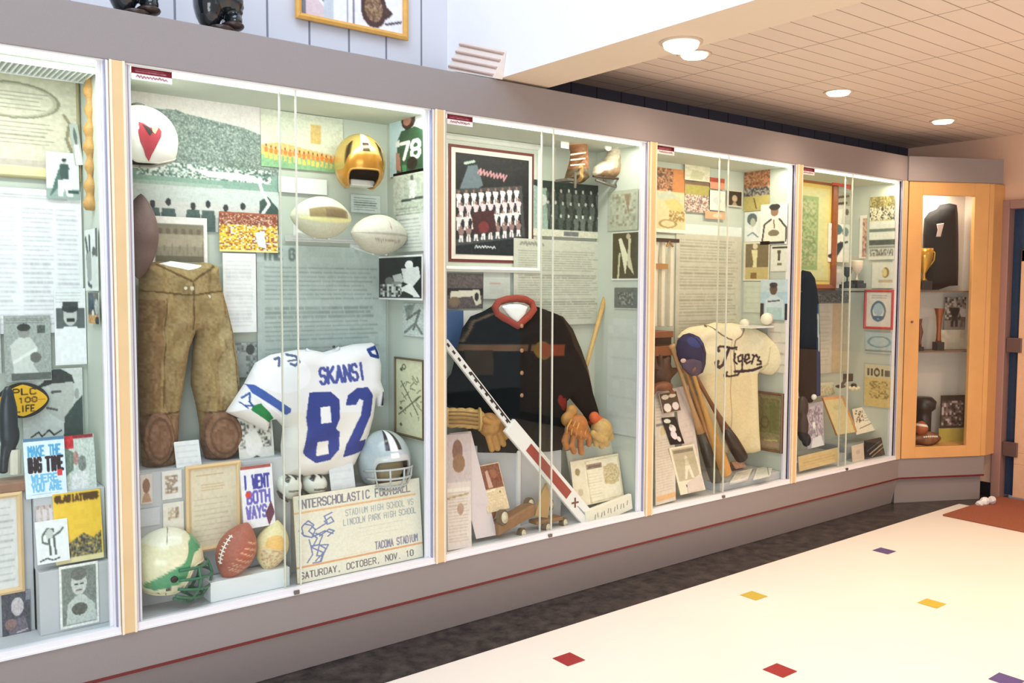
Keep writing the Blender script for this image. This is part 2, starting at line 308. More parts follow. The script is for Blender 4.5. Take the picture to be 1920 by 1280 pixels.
def bars(TL, TR, BL, w, depth, back=0.):
    """four mitred frame bars around the rectangle, standing proud of it"""
    TL, TR, BL = (np.asarray(a, float) for a in (TL, TR, BL)); U, V = TR-TL, BL-TL; lu, lv = np.linalg.norm(U), np.linalg.norm(V); U, V = U/lu, V/lv
    N = np.cross(V, U); N = N if N@(CAM-TL) > 0 else -N; o = [TL, TL+U*lu, TL+U*lu+V*lv, TL+V*lv]; i = [TL+(U+V)*w, TL+U*(lu-w)+V*w, TL+U*(lu-w)+V*(lv-w), TL+U*w+V*(lv-w)]
    m_ = [a*.5+b*.5 for a, b in zip(o, i)]; g = G()
    for k in range(4):
        j = (k+1) % 4; P = [o[k], o[j], i[j], i[k], o[k]+N*depth*.75, o[j]+N*depth*.75, m_[j]+N*depth, m_[k]+N*depth, i[j]+N*depth*.6, i[k]+N*depth*.6]
        g.add(P, [(0, 1, 2, 3), (0, 4, 5, 1), (4, 7, 6, 5), (7, 9, 8, 6), (9, 3, 2, 8), (0, 3, 9, 7, 4), (1, 5, 6, 8, 2)])
    return g
def framed(name, label, cat, tl, br, cv, plane='Y', val=.355, lay=0, rot=0., fw=.02, depth=.018, fmat=None, mats=(), group=None, corners=None):
    """picture frame thing: frame bars, optional mat boards [(width, colour), ...], then the print"""
    TL, TR, BL = corners if corners is not None else rect_on(tl, br, plane, val, lay, rot); c = (TR+BL)/2; r = thing(name, label, cat, (c[0], c[1], min(BL[2], TR[2])), group)
    bars(TL, TR, BL, fw, depth).go('frame', fmat, r)
    U, V = TR-TL, BL-TL; lu, lv = np.linalg.norm(U), np.linalg.norm(V); U, V = U/lu, V/lv; N = np.cross(V, U); N = N if N@(CAM-TL) > 0 else -N; q = fw*.9; lift = .001
    for mw, mc in mats:
        sheet('mat_board', TL+(U+V)*q+N*lift, TL+U*(lu-q)+V*q+N*lift, TL+U*q+V*(lv-q)+N*lift, CV(2, 2, mc), .002, r, edge=mc); q += mw; lift += .0025
    sheet('picture', TL+(U+V)*q+N*lift, TL+U*(lu-q)+V*q+N*lift, TL+U*q+V*(lv-q)+N*lift, cv, .002, r)
    return r
def puff(name, out, Y, th, col, parent=None, m=None, step=2., R=14., wr=0., back=.3, wf=.11, cv=None):
    """stuffed cloth or leather: outline in photo pixels laid on the plane Y (a number or function of px,py), inflated towards the room"""
    P = np.array(out, float); x0, y0 = P.min(0)-step; x1, y1 = P.max(0)+step; nx, ny = int((x1-x0)/step)+2, int((y1-y0)/step)+2
    gx, gy = np.meshgrid(x0+np.arange(nx)*step, y0+np.arange(ny)*step)
    def inside(X, Yp):
        m_ = np.zeros(X.shape, bool)
        for i in range(len(P)):
            (a, b), (c, d) = P[i], P[(i+1) % len(P)]
            if b == d: continue
            m_ ^= (Yp > min(b, d)) & (Yp <= max(b, d)) & (X < (Yp-b)*(c-a)/(d-b)+a)
        return m_
    def near(X, Yp):
        best = np.full(X.shape, 1e9); bx, by = X.copy(), Yp.copy()
        for i in range(len(P)):
            (a, b), (c, d) = P[i], P[(i+1) % len(P)]; L = (c-a)**2+(d-b)**2+1e-9; t = np.clip(((X-a)*(c-a)+(Yp-b)*(d-b))/L, 0, 1)
            qx, qy = a+t*(c-a), b+t*(d-b); ds = np.hypot(X-qx, Yp-qy); k = ds < best; best[k] = ds[k]; bx[k] = qx[k]; by[k] = qy[k]
        return best, bx, by
    cell = inside((gx[:-1, :-1]+gx[1:, 1:])/2, (gy[:-1, :-1]+gy[1:, 1:])/2)
    used = np.zeros(gx.shape, bool); cnt = np.zeros(gx.shape, int)
    for dy in (0, 1):
        for dx in (0, 1): used[dy:ny-1+dy, dx:nx-1+dx] |= cell; cnt[dy:ny-1+dy, dx:nx-1+dx] += cell
    edge = used & (cnt < 4); ins = inside(gx, gy); dist, bx, by = near(gx, gy); sel = used & edge
    gx = np.where(sel, bx, gx); gy = np.where(sel, by, gy); dist = np.where(sel | ~ins, 0, dist)
    t = np.clip(dist/R, 0, 1); h = np.sqrt(1-(1-t)**2)*th
    if wr: h = h+wr*t*(np.sin(gx*wf+gy*wf*.35+3*np.sin(gy*.03))+.7*np.sin(gx*wf*.6-gy*wf*.8+1.3))
    idx = -np.ones(gx.shape, int); ys, xs = np.where(used); idx[ys, xs] = np.arange(len(ys)); px, py, hh = gx[ys, xs], gy[ys, xs], h[ys, xs]
    Yv = np.array([Y(a, b) for a, b in zip(px, py)]) if callable(Y) else np.full(len(px), float(Y))
    vr = FW+((px-960)/F_PX)[:, None]*RT-((py-640)/F_PX)[:, None]*UP; Pw = CAM+vr*((Yv-CAM[1])/vr[:, 1])[:, None]
    front = Pw.copy(); front[:, 1] -= hh
    isb = edge[ys, xs]; bidx = np.where(isb, np.arange(len(ys)), len(ys)+np.cumsum(~isb)-1); bk = Pw[~isb].copy(); bk[:, 1] += hh[~isb]*back
    V = np.vstack([front, bk]); cy, cx = np.where(cell); a, b, c, d = idx[cy, cx], idx[cy+1, cx], idx[cy+1, cx+1], idx[cy, cx+1]
    Fq = np.vstack([np.stack([a, b, c, d], 1), np.stack([bidx[d], bidx[c], bidx[b], bidx[a]], 1)])
    cc = cv.sample(px, py) if cv is not None else np.ones((len(px), 3))*C3(col); cc = np.vstack([cc, cc[~isb]])
    return mk(name, V, Fq, m or M_CLOTH, parent, cc, smooth=True)

# ================================================================== room
wood = mat('pale_maple', (226, 192, 142), .42, noise=.07, nscale=6); wood2 = mat('golden_maple', (222, 168, 105), .4, noise=.07, nscale=6)
alu = mat('white_aluminium', (236, 234, 236), .35, metal=.0, noise=.01); grey_lam = mat('grey_laminate', (147, 137, 134), .38, noise=.03, nscale=260, bump=.05)
panelgrey = mat('pale_grey_board', (200, 207, 194), .8, noise=.015); deckgrey = mat('deck_grey', (196, 198, 200), .7, noise=.02); redline = mat('dark_red_strip', (112, 30, 30), .4)
white_paint = mat('white_paint', (240, 238, 240), .6, noise=.01); cream_paint = mat('cream_paint', (236, 214, 188), .7, noise=.01); black_rub = mat('black_rubber', (26, 28, 30), .5)
card_m = mat('white_card', (238, 238, 234), .7, noise=.01)

def nodes(m):
    nt = m.node_tree; return nt, nt.nodes['Principled BSDF'], lambda t: nt.nodes.new('ShaderNode'+t), nt.links.new
def groove_mat(name, rgb, dark, axis_specs, rough):
    """flat colour with thin dark joints: axis_specs = [(axis, spacing, offset, joint width)]"""
    m = bpy.data.materials.new(name); m.use_nodes = True; nt, b, N, L = nodes(m); tc = N('NewGeometry'); sp = N('SeparateXYZ'); L(tc.outputs['Position'], sp.inputs[0]); last = None
    for ax, s, off, wd in axis_specs:
        a = N('Math'); a.operation = 'ADD'; a.inputs[1].default_value = off; L(sp.outputs[ax], a.inputs[0])
        q = N('Math'); q.operation = 'PINGPONG'; q.inputs[1].default_value = s/2; L(a.outputs[0], q.inputs[0])
        c = N('Math'); c.operation = 'LESS_THAN'; c.inputs[1].default_value = wd/2; L(q.outputs[0], c.inputs[0])
        if last is None: last = c
        else:
            x = N('Math'); x.operation = 'MAXIMUM'; L(last.outputs[0], x.inputs[0]); L(c.outputs[0], x.inputs[1]); last = x
    ns = N('TexNoise'); ns.inputs['Scale'].default_value = 3.; L(tc.outputs['Position'], ns.inputs['Vector'])
    m1 = N('Mix'); m1.data_type = 'RGBA'; m1.inputs[6].default_value = (*lin(rgb)*.96, 1); m1.inputs[7].default_value = (*np.minimum(lin(rgb)*1.04, 1), 1); L(ns.outputs['Fac'], m1.inputs[0])
    m2 = N('Mix'); m2.data_type = 'RGBA'; L(last.outputs[0], m2.inputs[0]); L(m1.outputs[2], m2.inputs[6]); m2.inputs[7].default_value = (*lin(dark), 1)
    L(m2.outputs[2], b.inputs['Base Color']); b.inputs['Roughness'].default_value = rough
    bp = N('Bump'); bp.invert = True; bp.inputs['Strength'].default_value = .4; bp.inputs['Distance'].default_value = .004; L(last.outputs[0], bp.inputs['Height']); L(bp.outputs['Normal'], b.inputs['Normal']); return m
ceil_m = groove_mat('acoustic_tile', (238, 218, 200), (176, 150, 130), [('Y', .1, .0, .006), ('X', .61, .26, .007)], .8)
siding_m = groove_mat('grooved_panel', (214, 213, 218), (128, 128, 140), [('X', .18, .015, .009)], .55)
# floor: white vinyl with pale mottling, dark marbled border, small inlaid squares
fl = bpy.data.materials.new('white_vinyl'); fl.use_nodes = True; nt, b_, N, L = nodes(fl); g_ = N('NewGeometry'); n1 = N('TexNoise'); n1.inputs['Scale'].default_value = 1.3; n1.inputs['Detail'].default_value = 5
L(g_.outputs['Position'], n1.inputs['Vector']); mx = N('Mix'); mx.data_type = 'RGBA'; mx.inputs[6].default_value = (*lin((236, 226, 214)), 1); mx.inputs[7].default_value = (*lin((243, 237, 226)), 1)
L(n1.outputs['Fac'], mx.inputs[0]); L(mx.outputs[2], b_.inputs['Base Color']); b_.inputs['Roughness'].default_value = .35
bd = bpy.data.materials.new('dark_marbled_border'); bd.use_nodes = True; nt, b_, N, L = nodes(bd); g_ = N('NewGeometry'); n1 = N('TexNoise'); n1.inputs['Scale'].default_value = 14; n1.inputs['Detail'].default_value = 9; n1.inputs['Roughness'].default_value = .7
L(g_.outputs['Position'], n1.inputs['Vector']); cr = N('ValToRGB'); cr.color_ramp.elements[0].position = .38; cr.color_ramp.elements[0].color = (*lin((24, 23, 24)), 1); cr.color_ramp.elements[1].position = .72; cr.color_ramp.elements[1].color = (*lin((84, 76, 70)), 1)
L(n1.outputs['Fac'], cr.inputs[0]); L(cr.outputs[0], b_.inputs['Base Color']); b_.inputs['Roughness'].default_value = .3
sq_red, sq_yel, sq_pur, sq_gry = (mat('inlay_'+n, c, .35, noise=.08, nscale=60) for n, c in (('red', (158, 36, 40)), ('yellow', (206, 178, 64)), ('purple', (92, 76, 128)), ('grey', (120, 120, 122))))
XE = 6.42                                                           # the end wall
g = G(); mi = []
def quad(x0, x1, y0, y1, z, k): g.add([(x0, y0, z), (x1, y0, z), (x1, y1, z), (x0, y1, z)], [(0, 1, 2, 3)]); mi.append(k)
quad(-3, 6.014, -7, -.250, 0, 0); quad(-3, XE+1.5, -.250, .5, 0, 1); quad(6.014, XE+1.5, -7, -.250, 0, 1)
for row, (y, x_, ks) in enumerate([(-.508, 2.245, [2, 3, 4]), (-1.073, 2.815, [2, 3, 5]), (-1.638, 2.245, [2, 4, 3]), (-2.203, 2.815, [3, 2, 4])]):
    for k in range(-3, 3):
        cx = x_+1.17*k; kk = ks[k % 3]
        if cx < 5.6: quad(cx-.046, cx+.046, y-.046, y+.046, .0012, kk)
for z in (-.12,): pass
o = mk('floor', g.v, g.f, None, mats=[fl, bd, sq_red, sq_yel, sq_pur, sq_gry], mi=mi); struct(o)
struct(G().box(-3, 2.5, .40, .50, 0, 5.).go('wall_back', siding_m)); navy_shade_m = groove_mat('navy_shade_panel', (62, 64, 80), (24, 24, 34), [('X', .18, .015, .009)], .7); struct(G().box(2.5, XE+.1, .40, .50, 0, 2.56).go('wall_back_recess', navy_shade_m)); struct(G().box(2.56, XE, -5, .40, 2.50, 2.56).go('ceiling', ceil_m))  # navy copy of the grooved panel: shade above the header put into its colour
# dropped bulkhead: white face to the left, cream underside
bk = G().box(2.285, 2.56, -5, .40, 2.335, 5.); o = mk('wall_bulkhead', bk.v, bk.f, None, mats=[white_paint, cream_paint], mi=[0, 0, 0, 0, 1, 0][:6])
me = o.data
for p_ in me.polygons: p_.material_index = 1 if p_.normal.z < -.5 else 0
struct(o)
wall_m = mat('warm_beige_wall', (226, 186, 158), .75, noise=.01); struct(G().box(XE, XE+.12, -.285, .40, 0, 2.5).box(XE, XE+.12, -1.40, -.285, 2.06, 2.5).box(XE, XE+.12, -5, -1.40, 0, 2.5).go('wall_right', wall_m))
struct(G().box(XE-.012, XE, -.283, .40, 0, .095).go('baseboard_right', black_rub))
mauve = mat('mauve_door_frame', (160, 122, 112), .5, noise=.02); door_cream = mat('door_edge_cream', (222, 178, 142), .5); navy_glass = mat('dark_door_glass', (38, 60, 88), .12, noise=.1); hinge_m = mat('hinge_metal', (120, 96, 92), .4, metal=.6)
dr = bpy.data.objects.new('door_1', None); COL.objects.link(dr); dr['kind'] = 'structure'; dr.location = (XE, -.8, 0); WL['door_1'] = np.array((XE, -.8, 0))
G().box(XE-.03, XE+.13, -.345, -.285, 0, 2.06).box(XE-.03, XE+.13, -1.40, -.345, 2.0, 2.06).box(XE-.03, XE+.13, -1.40, -1.34, 0, 2.0).go('door_frame', mauve, dr, bevel=.004)
G().box(XE+.05, XE+.09, -1.34, -.347, .02, 2.0).go('glass_pane', navy_glass, dr)
G().box(XE+.0, XE+.045, -.50, -.42, .02, .25).box(XE, XE+.045, -1.30, -.42, .25, .33).box(XE, XE+.045, -.50, -.42, .33, 1.72).box(XE, XE+.045, -1.30, -.42, 1.64, 1.72).box(XE, XE+.045, -1.30, -.50, .33, .95).go('door_leaf', door_cream, dr, bevel=.003)
for z in (.30, 1.02): G().box(XE-.012, XE+.03, -.445, -.348, z, z+.10).go('hinge', hinge_m, dr, bevel=.003)
t = G(); t.box(5.60, XE, -2.6, -.338, 0, .012); tag(t.go('floor_mat', mat('rust_brown_carpet', (150, 84, 58), .95, noise=.2, nscale=90, bump=.8, bscale=500), bevel=.004), 'rust brown entrance mat lying on the white floor in front of the doorway', 'mat')
# crumpled white paper by the corner of the cabinets
g = G(); c0 = BZ(1846, 940, .03)
for k, (dx, dy, dz, r) in enumerate([(0, 0, 0, .035), (.04, -.03, .01, .03), (-.05, .01, -.01, .025)]):
    g.sphere(c0+np.array([dx, dy, dz]), r*np.array([1.3, .8, .9]), 6, 5, rotm((1, 1, 0), k*1.1))
tag(g.go('crumpled_paper', card_m), 'crumpled white paper on the dark floor border beside the door frame', 'paper')
# ceiling lights
lens = emit('lamp_lens', (255, 240, 214), 5.); trim = mat('lamp_trim', (200, 180, 160), .4)
for (px, py), lab in (((1302, 101), 'round recessed ceiling light nearest the bulkhead in the tile ceiling'), ((1572, 172), 'middle round recessed light of the row in the tile ceiling'), ((1768, 226), 'round recessed light of the tile ceiling farthest along, near the end wall')):
    c = BZ(px, py, 2.5); r = thing('ceiling_light', lab, 'ceiling light', tuple(c), 'recessed lights in the tile ceiling')
    G().lathe([(.062, -.004), (.075, -.006), (.078, 0), (.062, 0)], c, seg=32).go('trim_ring', trim, r, smooth=False)
    G().lathe([(.060, -.007), (.052, -.016), (.01, -.020)], c, seg=32).go('lens', lens, r, smooth=True)
    l = bpy.data.lights.new('ceiling_lamp', 'SPOT'); l.energy = 24; l.color = (1, .80, .62); l.spot_size = 2.6; l.spot_blend = 1.; l.shadow_soft_size = .08
    lo = bpy.data.objects.new('ceiling_lamp', l); COL.objects.link(lo); lo.location = (c[0], c[1], 2.46)
c = BZ(1283, 80, 2.335); c[0] = 2.46; r = thing('dome_light', 'round frosted dome light on the cream underside of the bulkhead', 'ceiling light', tuple(c))
G().lathe([(.070, -.006), (.078, -.004), (.078, 0), (.06, 0)], c, seg=32).go('base_ring', trim, r); G().lathe([(.066, -.006), (.060, -.022), (.035, -.036), (.004, -.040)], c, seg=32).go('diffuser', emit('dome_lens', (255, 238, 226), 1.0), r, smooth=True)

# ================================================================== the long run of display cases
fa = G().box(XS[0], 5.66, -.006, .03, ZT, 2.325); fb_A, fb_E = np.array([5.66, 0.]), np.array([6.25, -.30]); dd = fb_E-fb_A; LF = np.linalg.norm(dd); dd /= LF; nn = np.array([-dd[1], dd[0]])   # nn points into the corner case
def AC(s, dep, z): q = fb_A+dd*s+nn*dep; return np.array([q[0], q[1], z])
tag(fa.go('header_board', grey_lam, bevel=.003), 'long grey laminate header board running above the row of glass cases', 'board')
tag(G().box(XS[0], 5.66, .03, .40, 2.22, 2.24).go('cabinet_top', grey_lam), 'flat grey top behind the header board of the glass cases', 'cabinet top')
base = G(); base.box(XS[0], 5.66, -.004, .36, .178, ZB); base.prism([(XS[0], .0, .172), (XS[0], .039, 0), (XS[0], .36, 0), (XS[0], .36, .172)], (5.66-XS[0], 0, 0))
r = thing('base_cabinet', 'long grey laminate plinth with a thin dark red line under the glass cases', 'plinth', (2.6, .2, 0)); base.go('plinth_board', grey_lam, r, bevel=.002); G().box(XS[0], 5.66, -.007, -.0045, .171, .181).go('red_strip', redline, r)
case_lab = ['leftmost lit glass display case with yellow football plaque, cut off by the picture edge', 'lit glass display case with brown padded trousers and white number 82 jersey', 'lit glass display case with black red-collared jacket and white goalie stick',
            'lit glass display case with cream baseball jersey and crossed bats', 'lit glass display case with gold framed certificate, farthest of the straight row']
CASE = []; band_m = mat('cream_banding', (246, 228, 200), .4); groove_m = mat('channel_shadow', (150, 148, 172), .5)
tube_m = emit('tube_glow', (250, 255, 240), 2.2)
louv_m = mat('white_louvre', (240, 244, 240), .4)
for i in range(5):
    a, b = XS[i], XS[i+1]; mid = (a+b)/2; r = thing('display_case', case_lab[i], 'display case', (mid, .18, ZB), 'glass display cases in a row'); CASE.append(r); ia, ib = a+.030, b-.030
    G().box(ia, ib, D, D+.02, ZB, ZT).go('back_panel', panelgrey, r); G().box(a, ia, .05, D, ZB, ZT).go('side_panel', panelgrey, r); G().box(ib, b, .05, D, ZB, ZT).go('side_panel', panelgrey, r)
    G().box(ia, ib, .05, D, ZB, ZB+.018).go('case_floor', deckgrey, r); G().box(ia, ib, .07, D, ZT-.012, ZT).go('case_ceiling', panelgrey, r)
    G().box(ia, ib, .032, .062, ZT-.012, ZT).go('light_tube', tube_m, r)
    if i == 0:
        g = G()
        for k in range(70): g.box(ia+.02+k*.0163, ia+.026+k*.0163, .085, .25, ZT-.030, ZT-.012)
        g.box(ia+.01, ib-.01, .082, .086, ZT-.032, ZT-.012).box(ia+.01, ib-.01, .25, .255, ZT-.032, ZT-.012).go('light_louvre', louv_m, r)
    G().box(a-.023, a+.023, -.014, .05, ZB, ZT).go('wood_stile', wood, r, bevel=.003)
    for sx in (-1, 1): G().box(a+sx*.0195-.0035, a+sx*.0195+.0035, -.0155, -.010, ZB, ZT).go('edge_banding', band_m, r)
    G().box(a+.0345, a+.0375, .0030, .0115, ZB, ZT).go('channel_groove', groove_m, r); G().box(b-.0365, b-.0325, -.0048, .0075, ZB, ZT).go('channel_groove', groove_m, r)
    g = G().box(a+.024, a+.036, .004, .05, ZB, ZT).box(a+.036, a+.047, .012, .05, ZB, ZT); g.go('jamb_channel', alu, r, bevel=.0015)
    e_ = .052 if i < 3 else .043; g = G().box(b-e_, b-e_+.010, .016, .034, ZB, ZT).box(b-e_+.010, b-.034, .008, .04, ZB, ZT).box(b-.034, b-.024, -.004, .05, ZB, ZT); g.go('jamb_channel', alu, r, bevel=.0015)
    g = G().box(a+.024, b-.024, -.006, .012, ZB, ZB+.026).box(a+.024, b-.024, .012, .05, ZB, ZB+.018).box(a+.024, b-.024, -.010, .05, ZB, ZB+.008); g.go('bottom_track', alu, r, bevel=.001)
    G().box(a+.024, b-.024, .0, .05, ZT-.005, ZT).go('top_track', alu, r)
    for (x0, x1, y, ex) in ((a+.045, mid+.008, .018, mid+.008), (mid-.052, b-.055, .034, mid-.052)):
        p = G().box(x0, x1, y, y+.005, ZB+.016, ZT-.006).go('glass_door', M_GLASS, r)
        s_ = -1 if ex > mid else 1
        G().box(min(ex, ex+s_*.005), max(ex, ex+s_*.005), y-.0012, y+.0062, ZB+.016, ZT-.006).go('polished_edge', mat('glass_edge', (222, 222, 204), .2), p)
    g = G().box(mid-.035, mid-.015, -.014, -.006, ZB+.004, ZB+.018).go('lock', mat('steel', (120, 115, 110), .3, metal=.8), r)
    if i > 0:
        cv = CV(60, 24, (246, 240, 236)).rect(0, 0, 1, .48, (112, 20, 34)).scrawl(.10, .60, .8, .26, (150, 90, 100), .8, 7).lines(.1, .12, .9, .4, 2, (220, 180, 185))
        x0 = a+.050; st = sheet('sticker', (x0, .014, ZT-.006), (x0+.128, .014, ZT-.006), (x0, .014, ZT-.046), cv, .001, r); st['label'] = 'small dark red and white sticker'
struct(G().box(5.618, 5.662, -.012, .05, ZB, ZT).go('trim_1', wood))
# corner case, turned towards the room
r = thing('corner_cabinet', 'tall maple corner cabinet with a glass door at the far end of the row', 'cabinet', tuple(AC(LF/2, .15, 0)))
def abox(g, s0, s1, d0, d1, z0, z1): return g.obox(AC(s0, d0, z0), AC(s1, d0, z0)-AC(s0, d0, z0), AC(s0, d1, z0)-AC(s0, d0, z0), (0, 0, z1-z0))
zt2, zb2 = ZT, ZB
def sAt(px, py, dep=0.): q = hit(px, py, AC(0, dep, 0), (nn[0], nn[1], 0)); return float((q[:2]-fb_A)@dd), q[2]
s0, s1 = sAt(1722, 600)[0], sAt(1818, 600)[0]; z1g, z0g = sAt(1780, 367)[1], sAt(1765, 836)[1]; se = sAt(1845, 600)[0]
g = G(); abox(g, .015, s0, -.012, .02, ZB, ZT); abox(g, s1, se, -.012, .02, ZB, ZT); abox(g, s0, s1, -.012, .02, z1g, ZT); abox(g, s0, s1, -.012, .02, ZB, z0g); g.go('door_frame', wood2, r, bevel=.003)
g = G(); abox(g, se+.004, LF, -.008, .05, ZB, ZT); g.go('wood_stile', wood2, r, bevel=.003); g = G(); abox(g, s0, s1, .002, .006, z0g, z1g); g.go('glass_pane', M_GLASS, r)
inner = mat('corner_lining', (220, 212, 202), .8, noise=.01)
g = G(); abox(g, .02, LF, .24, .26, ZB, ZT); g.go('back_panel', inner, r); g = G(); abox(g, s0-.03, s0-.01, .02, .24, ZB, ZT); abox(g, LF-.03, LF-.012, .055, .24, ZB, ZT); g.go('side_panel', inner, r)
zs1, zs2 = sAt(1760, 545, .03)[1], sAt(1765, 658, .03)[1]
for z in (zs1, zs2): g = G(); abox(g, s0-.01, LF-.03, .055, .24, z-.010, z); g.go('shelf', mat('shelf_edge', (120, 96, 80), .5), r)
g = G(); abox(g, s0-.01, LF-.03, .055, .24, z0g-.02, z0g+.0); g.go('case_floor', wood2, r); g = G(); abox(g, s0-.01, LF-.03, .055, .24, ZT-.01, ZT); g.go('case_ceiling', inner, r)
g = G(); abox(g, -.0, LF+.05, -.02, .05, ZT, 2.325); g.go('header', grey_lam, r, bevel=.003); g = G(); abox(g, .0, LF, .0, .3, .18, ZB); abox(g, .0, LF, .03, .3, 0, .172); g.go('plinth', grey_lam, r, bevel=.002)
g = G(); abox(g, .0, LF, -.004, -.001, .171, .181); g.go('red_strip', redline, r); G().sphere(AC(.06, -.018, sAt(1709, 603)[1]), .008, 10, 8).go('knob', hinge_m, r, smooth=True)
g = G(); g.prism([AC(LF-.001, 0, ZB)[:3], (XE, -.30, ZB), (XE, 0, ZB)], (0, 0, ZT-ZB)); g.go('end_panel', wood2, r)

# ================================================================== above the cases
gold = mat('gold_frame', (222, 166, 78), .35, noise=.08, nscale=40); TL, TR, BL = rect_on((550, -260), (763, 77), 'Y', .385)
TR[2] = TL[2] = BL[2]+.62
cv = CV(110, 124, (238, 236, 240)).rect(0, 0, .10, 1, (120, 120, 125)).poly([(.05, .78), (.22, .92), (.28, 1), (.05, 1)], (220, 196, 200)).line([(.08, .70), (.26, .93)], 1, (110, 100, 110)).rect(.22, 0, .30, 1, (200, 205, 210))
for x in (.44, .50): cv.line([(x, 0), (x, 1)], .8, (130, 120, 130))
cv.speck(.60, .74, .80, .95, [(110, 84, 60), (160, 130, 90), (90, 64, 50), (190, 160, 130)], 2).ring(.70, .85, .11, .12, (80, 56, 50), 2.2); cv.poly([(.83, .82), (.9, .86), (.82, .92)], (80, 60, 55)).line([(.82, .95), (.98, .91)], 1, (90, 80, 80))
framed('picture_frame', 'gold framed line drawing hanging on the white grooved wall above the cases', 'picture', 0, 0, cv, fw=.024, fmat=gold, corners=(TL, TR, BL))
black_gl = mat('black_gloss', (20, 26, 30), .16, noise=.05, coat=.6)
def head(name, label, cx, z0, s=1.):
    """glossy black sculpted head, chin down, facing along the cases"""
    r = thing(name, label, 'sculpture', (cx, .05, z0), 'black sculpted heads above the cases'); y = .035; g = G()
    g.sphere((cx-.03*s, y+.02, z0+.13*s), np.array([.062, .075, .13])*s).sphere((cx+.01*s, y, z0+.16*s), np.array([.07, .07, .09])*s).sphere((cx+.055*s, y-.01, z0+.125*s), np.array([.04, .05, .05])*s)
    g.sphere((cx+.082*s, y-.01, z0+.105*s), np.array([.018, .022, .014])*s).sphere((cx+.075*s, y-.01, z0+.082*s), np.array([.020, .03, .012])*s).sphere((cx+.060*s, y, z0+.05*s), np.array([.034, .05, .034])*s).sphere((cx+.085*s, y-.01, z0+.15*s), np.array([.016, .014, .025])*s)
    g.go('head', black_gl, r, smooth=True, remesh=.006*s)
    G().sphere((cx+.055*s, y, z0+.028*s), np.array([.045, .06, .018])*s).lathe([(.05*s, 0), (.052*s, .014*s), (.04*s, .02*s)], (cx+.01, y, z0)).go('collar', mat('bronze_dark', (64, 50, 46), .3, metal=.4), r, smooth=True)
q1, q2 = B(250, 36, .04), B(415, 66, .04)
head('sculpted_head', 'black glossy sculpted head on the header board, left of the two', q1[0], 2.325, .84); head('sculpted_head', 'black glossy sculpted head on the header board, nearer the gold framed drawing', q2[0]-.01, 2.325, .86)
# slanted cream louvred box against the bulkhead
vent_m = mat('cream_vent', (232, 216, 204), .5, noise=.02); r = thing('vent_box', 'slanted cream louvred vent on the white bulkhead just above the header board', 'vent', (2.26, .2, 2.36))
T0, T1, L0, L1 = BX(864, 79, 2.284), BX(950, 95, 2.284), BX(838, 131, 2.236), BX(925, 146, 2.236)
for q in (T0, T1, L0, L1): q[1] = min(q[1], .397)
g = G(); b0, b1 = np.array([2.284, L0[1], L0[2]]), np.array([2.284, L1[1], L1[2]]); g.add([T0, T1, L1, L0, b0, b1], [(0, 1, 2, 3), (3, 2, 5, 4), (0, 3, 4), (1, 5, 2), (0, 4, 5, 1)]); g.go('housing', vent_m, r)
for k in (.10, .36, .62, .88):
    p0, p1 = T0+(L0-T0)*k, T1+(L1-T1)*k; G().tube([p0+np.array([-.004, -.008, 0]), p1+np.array([-.004, .008, 0])], .006, 6).go('louvre', mat('vent_rib', (196, 164, 150), .5), r)

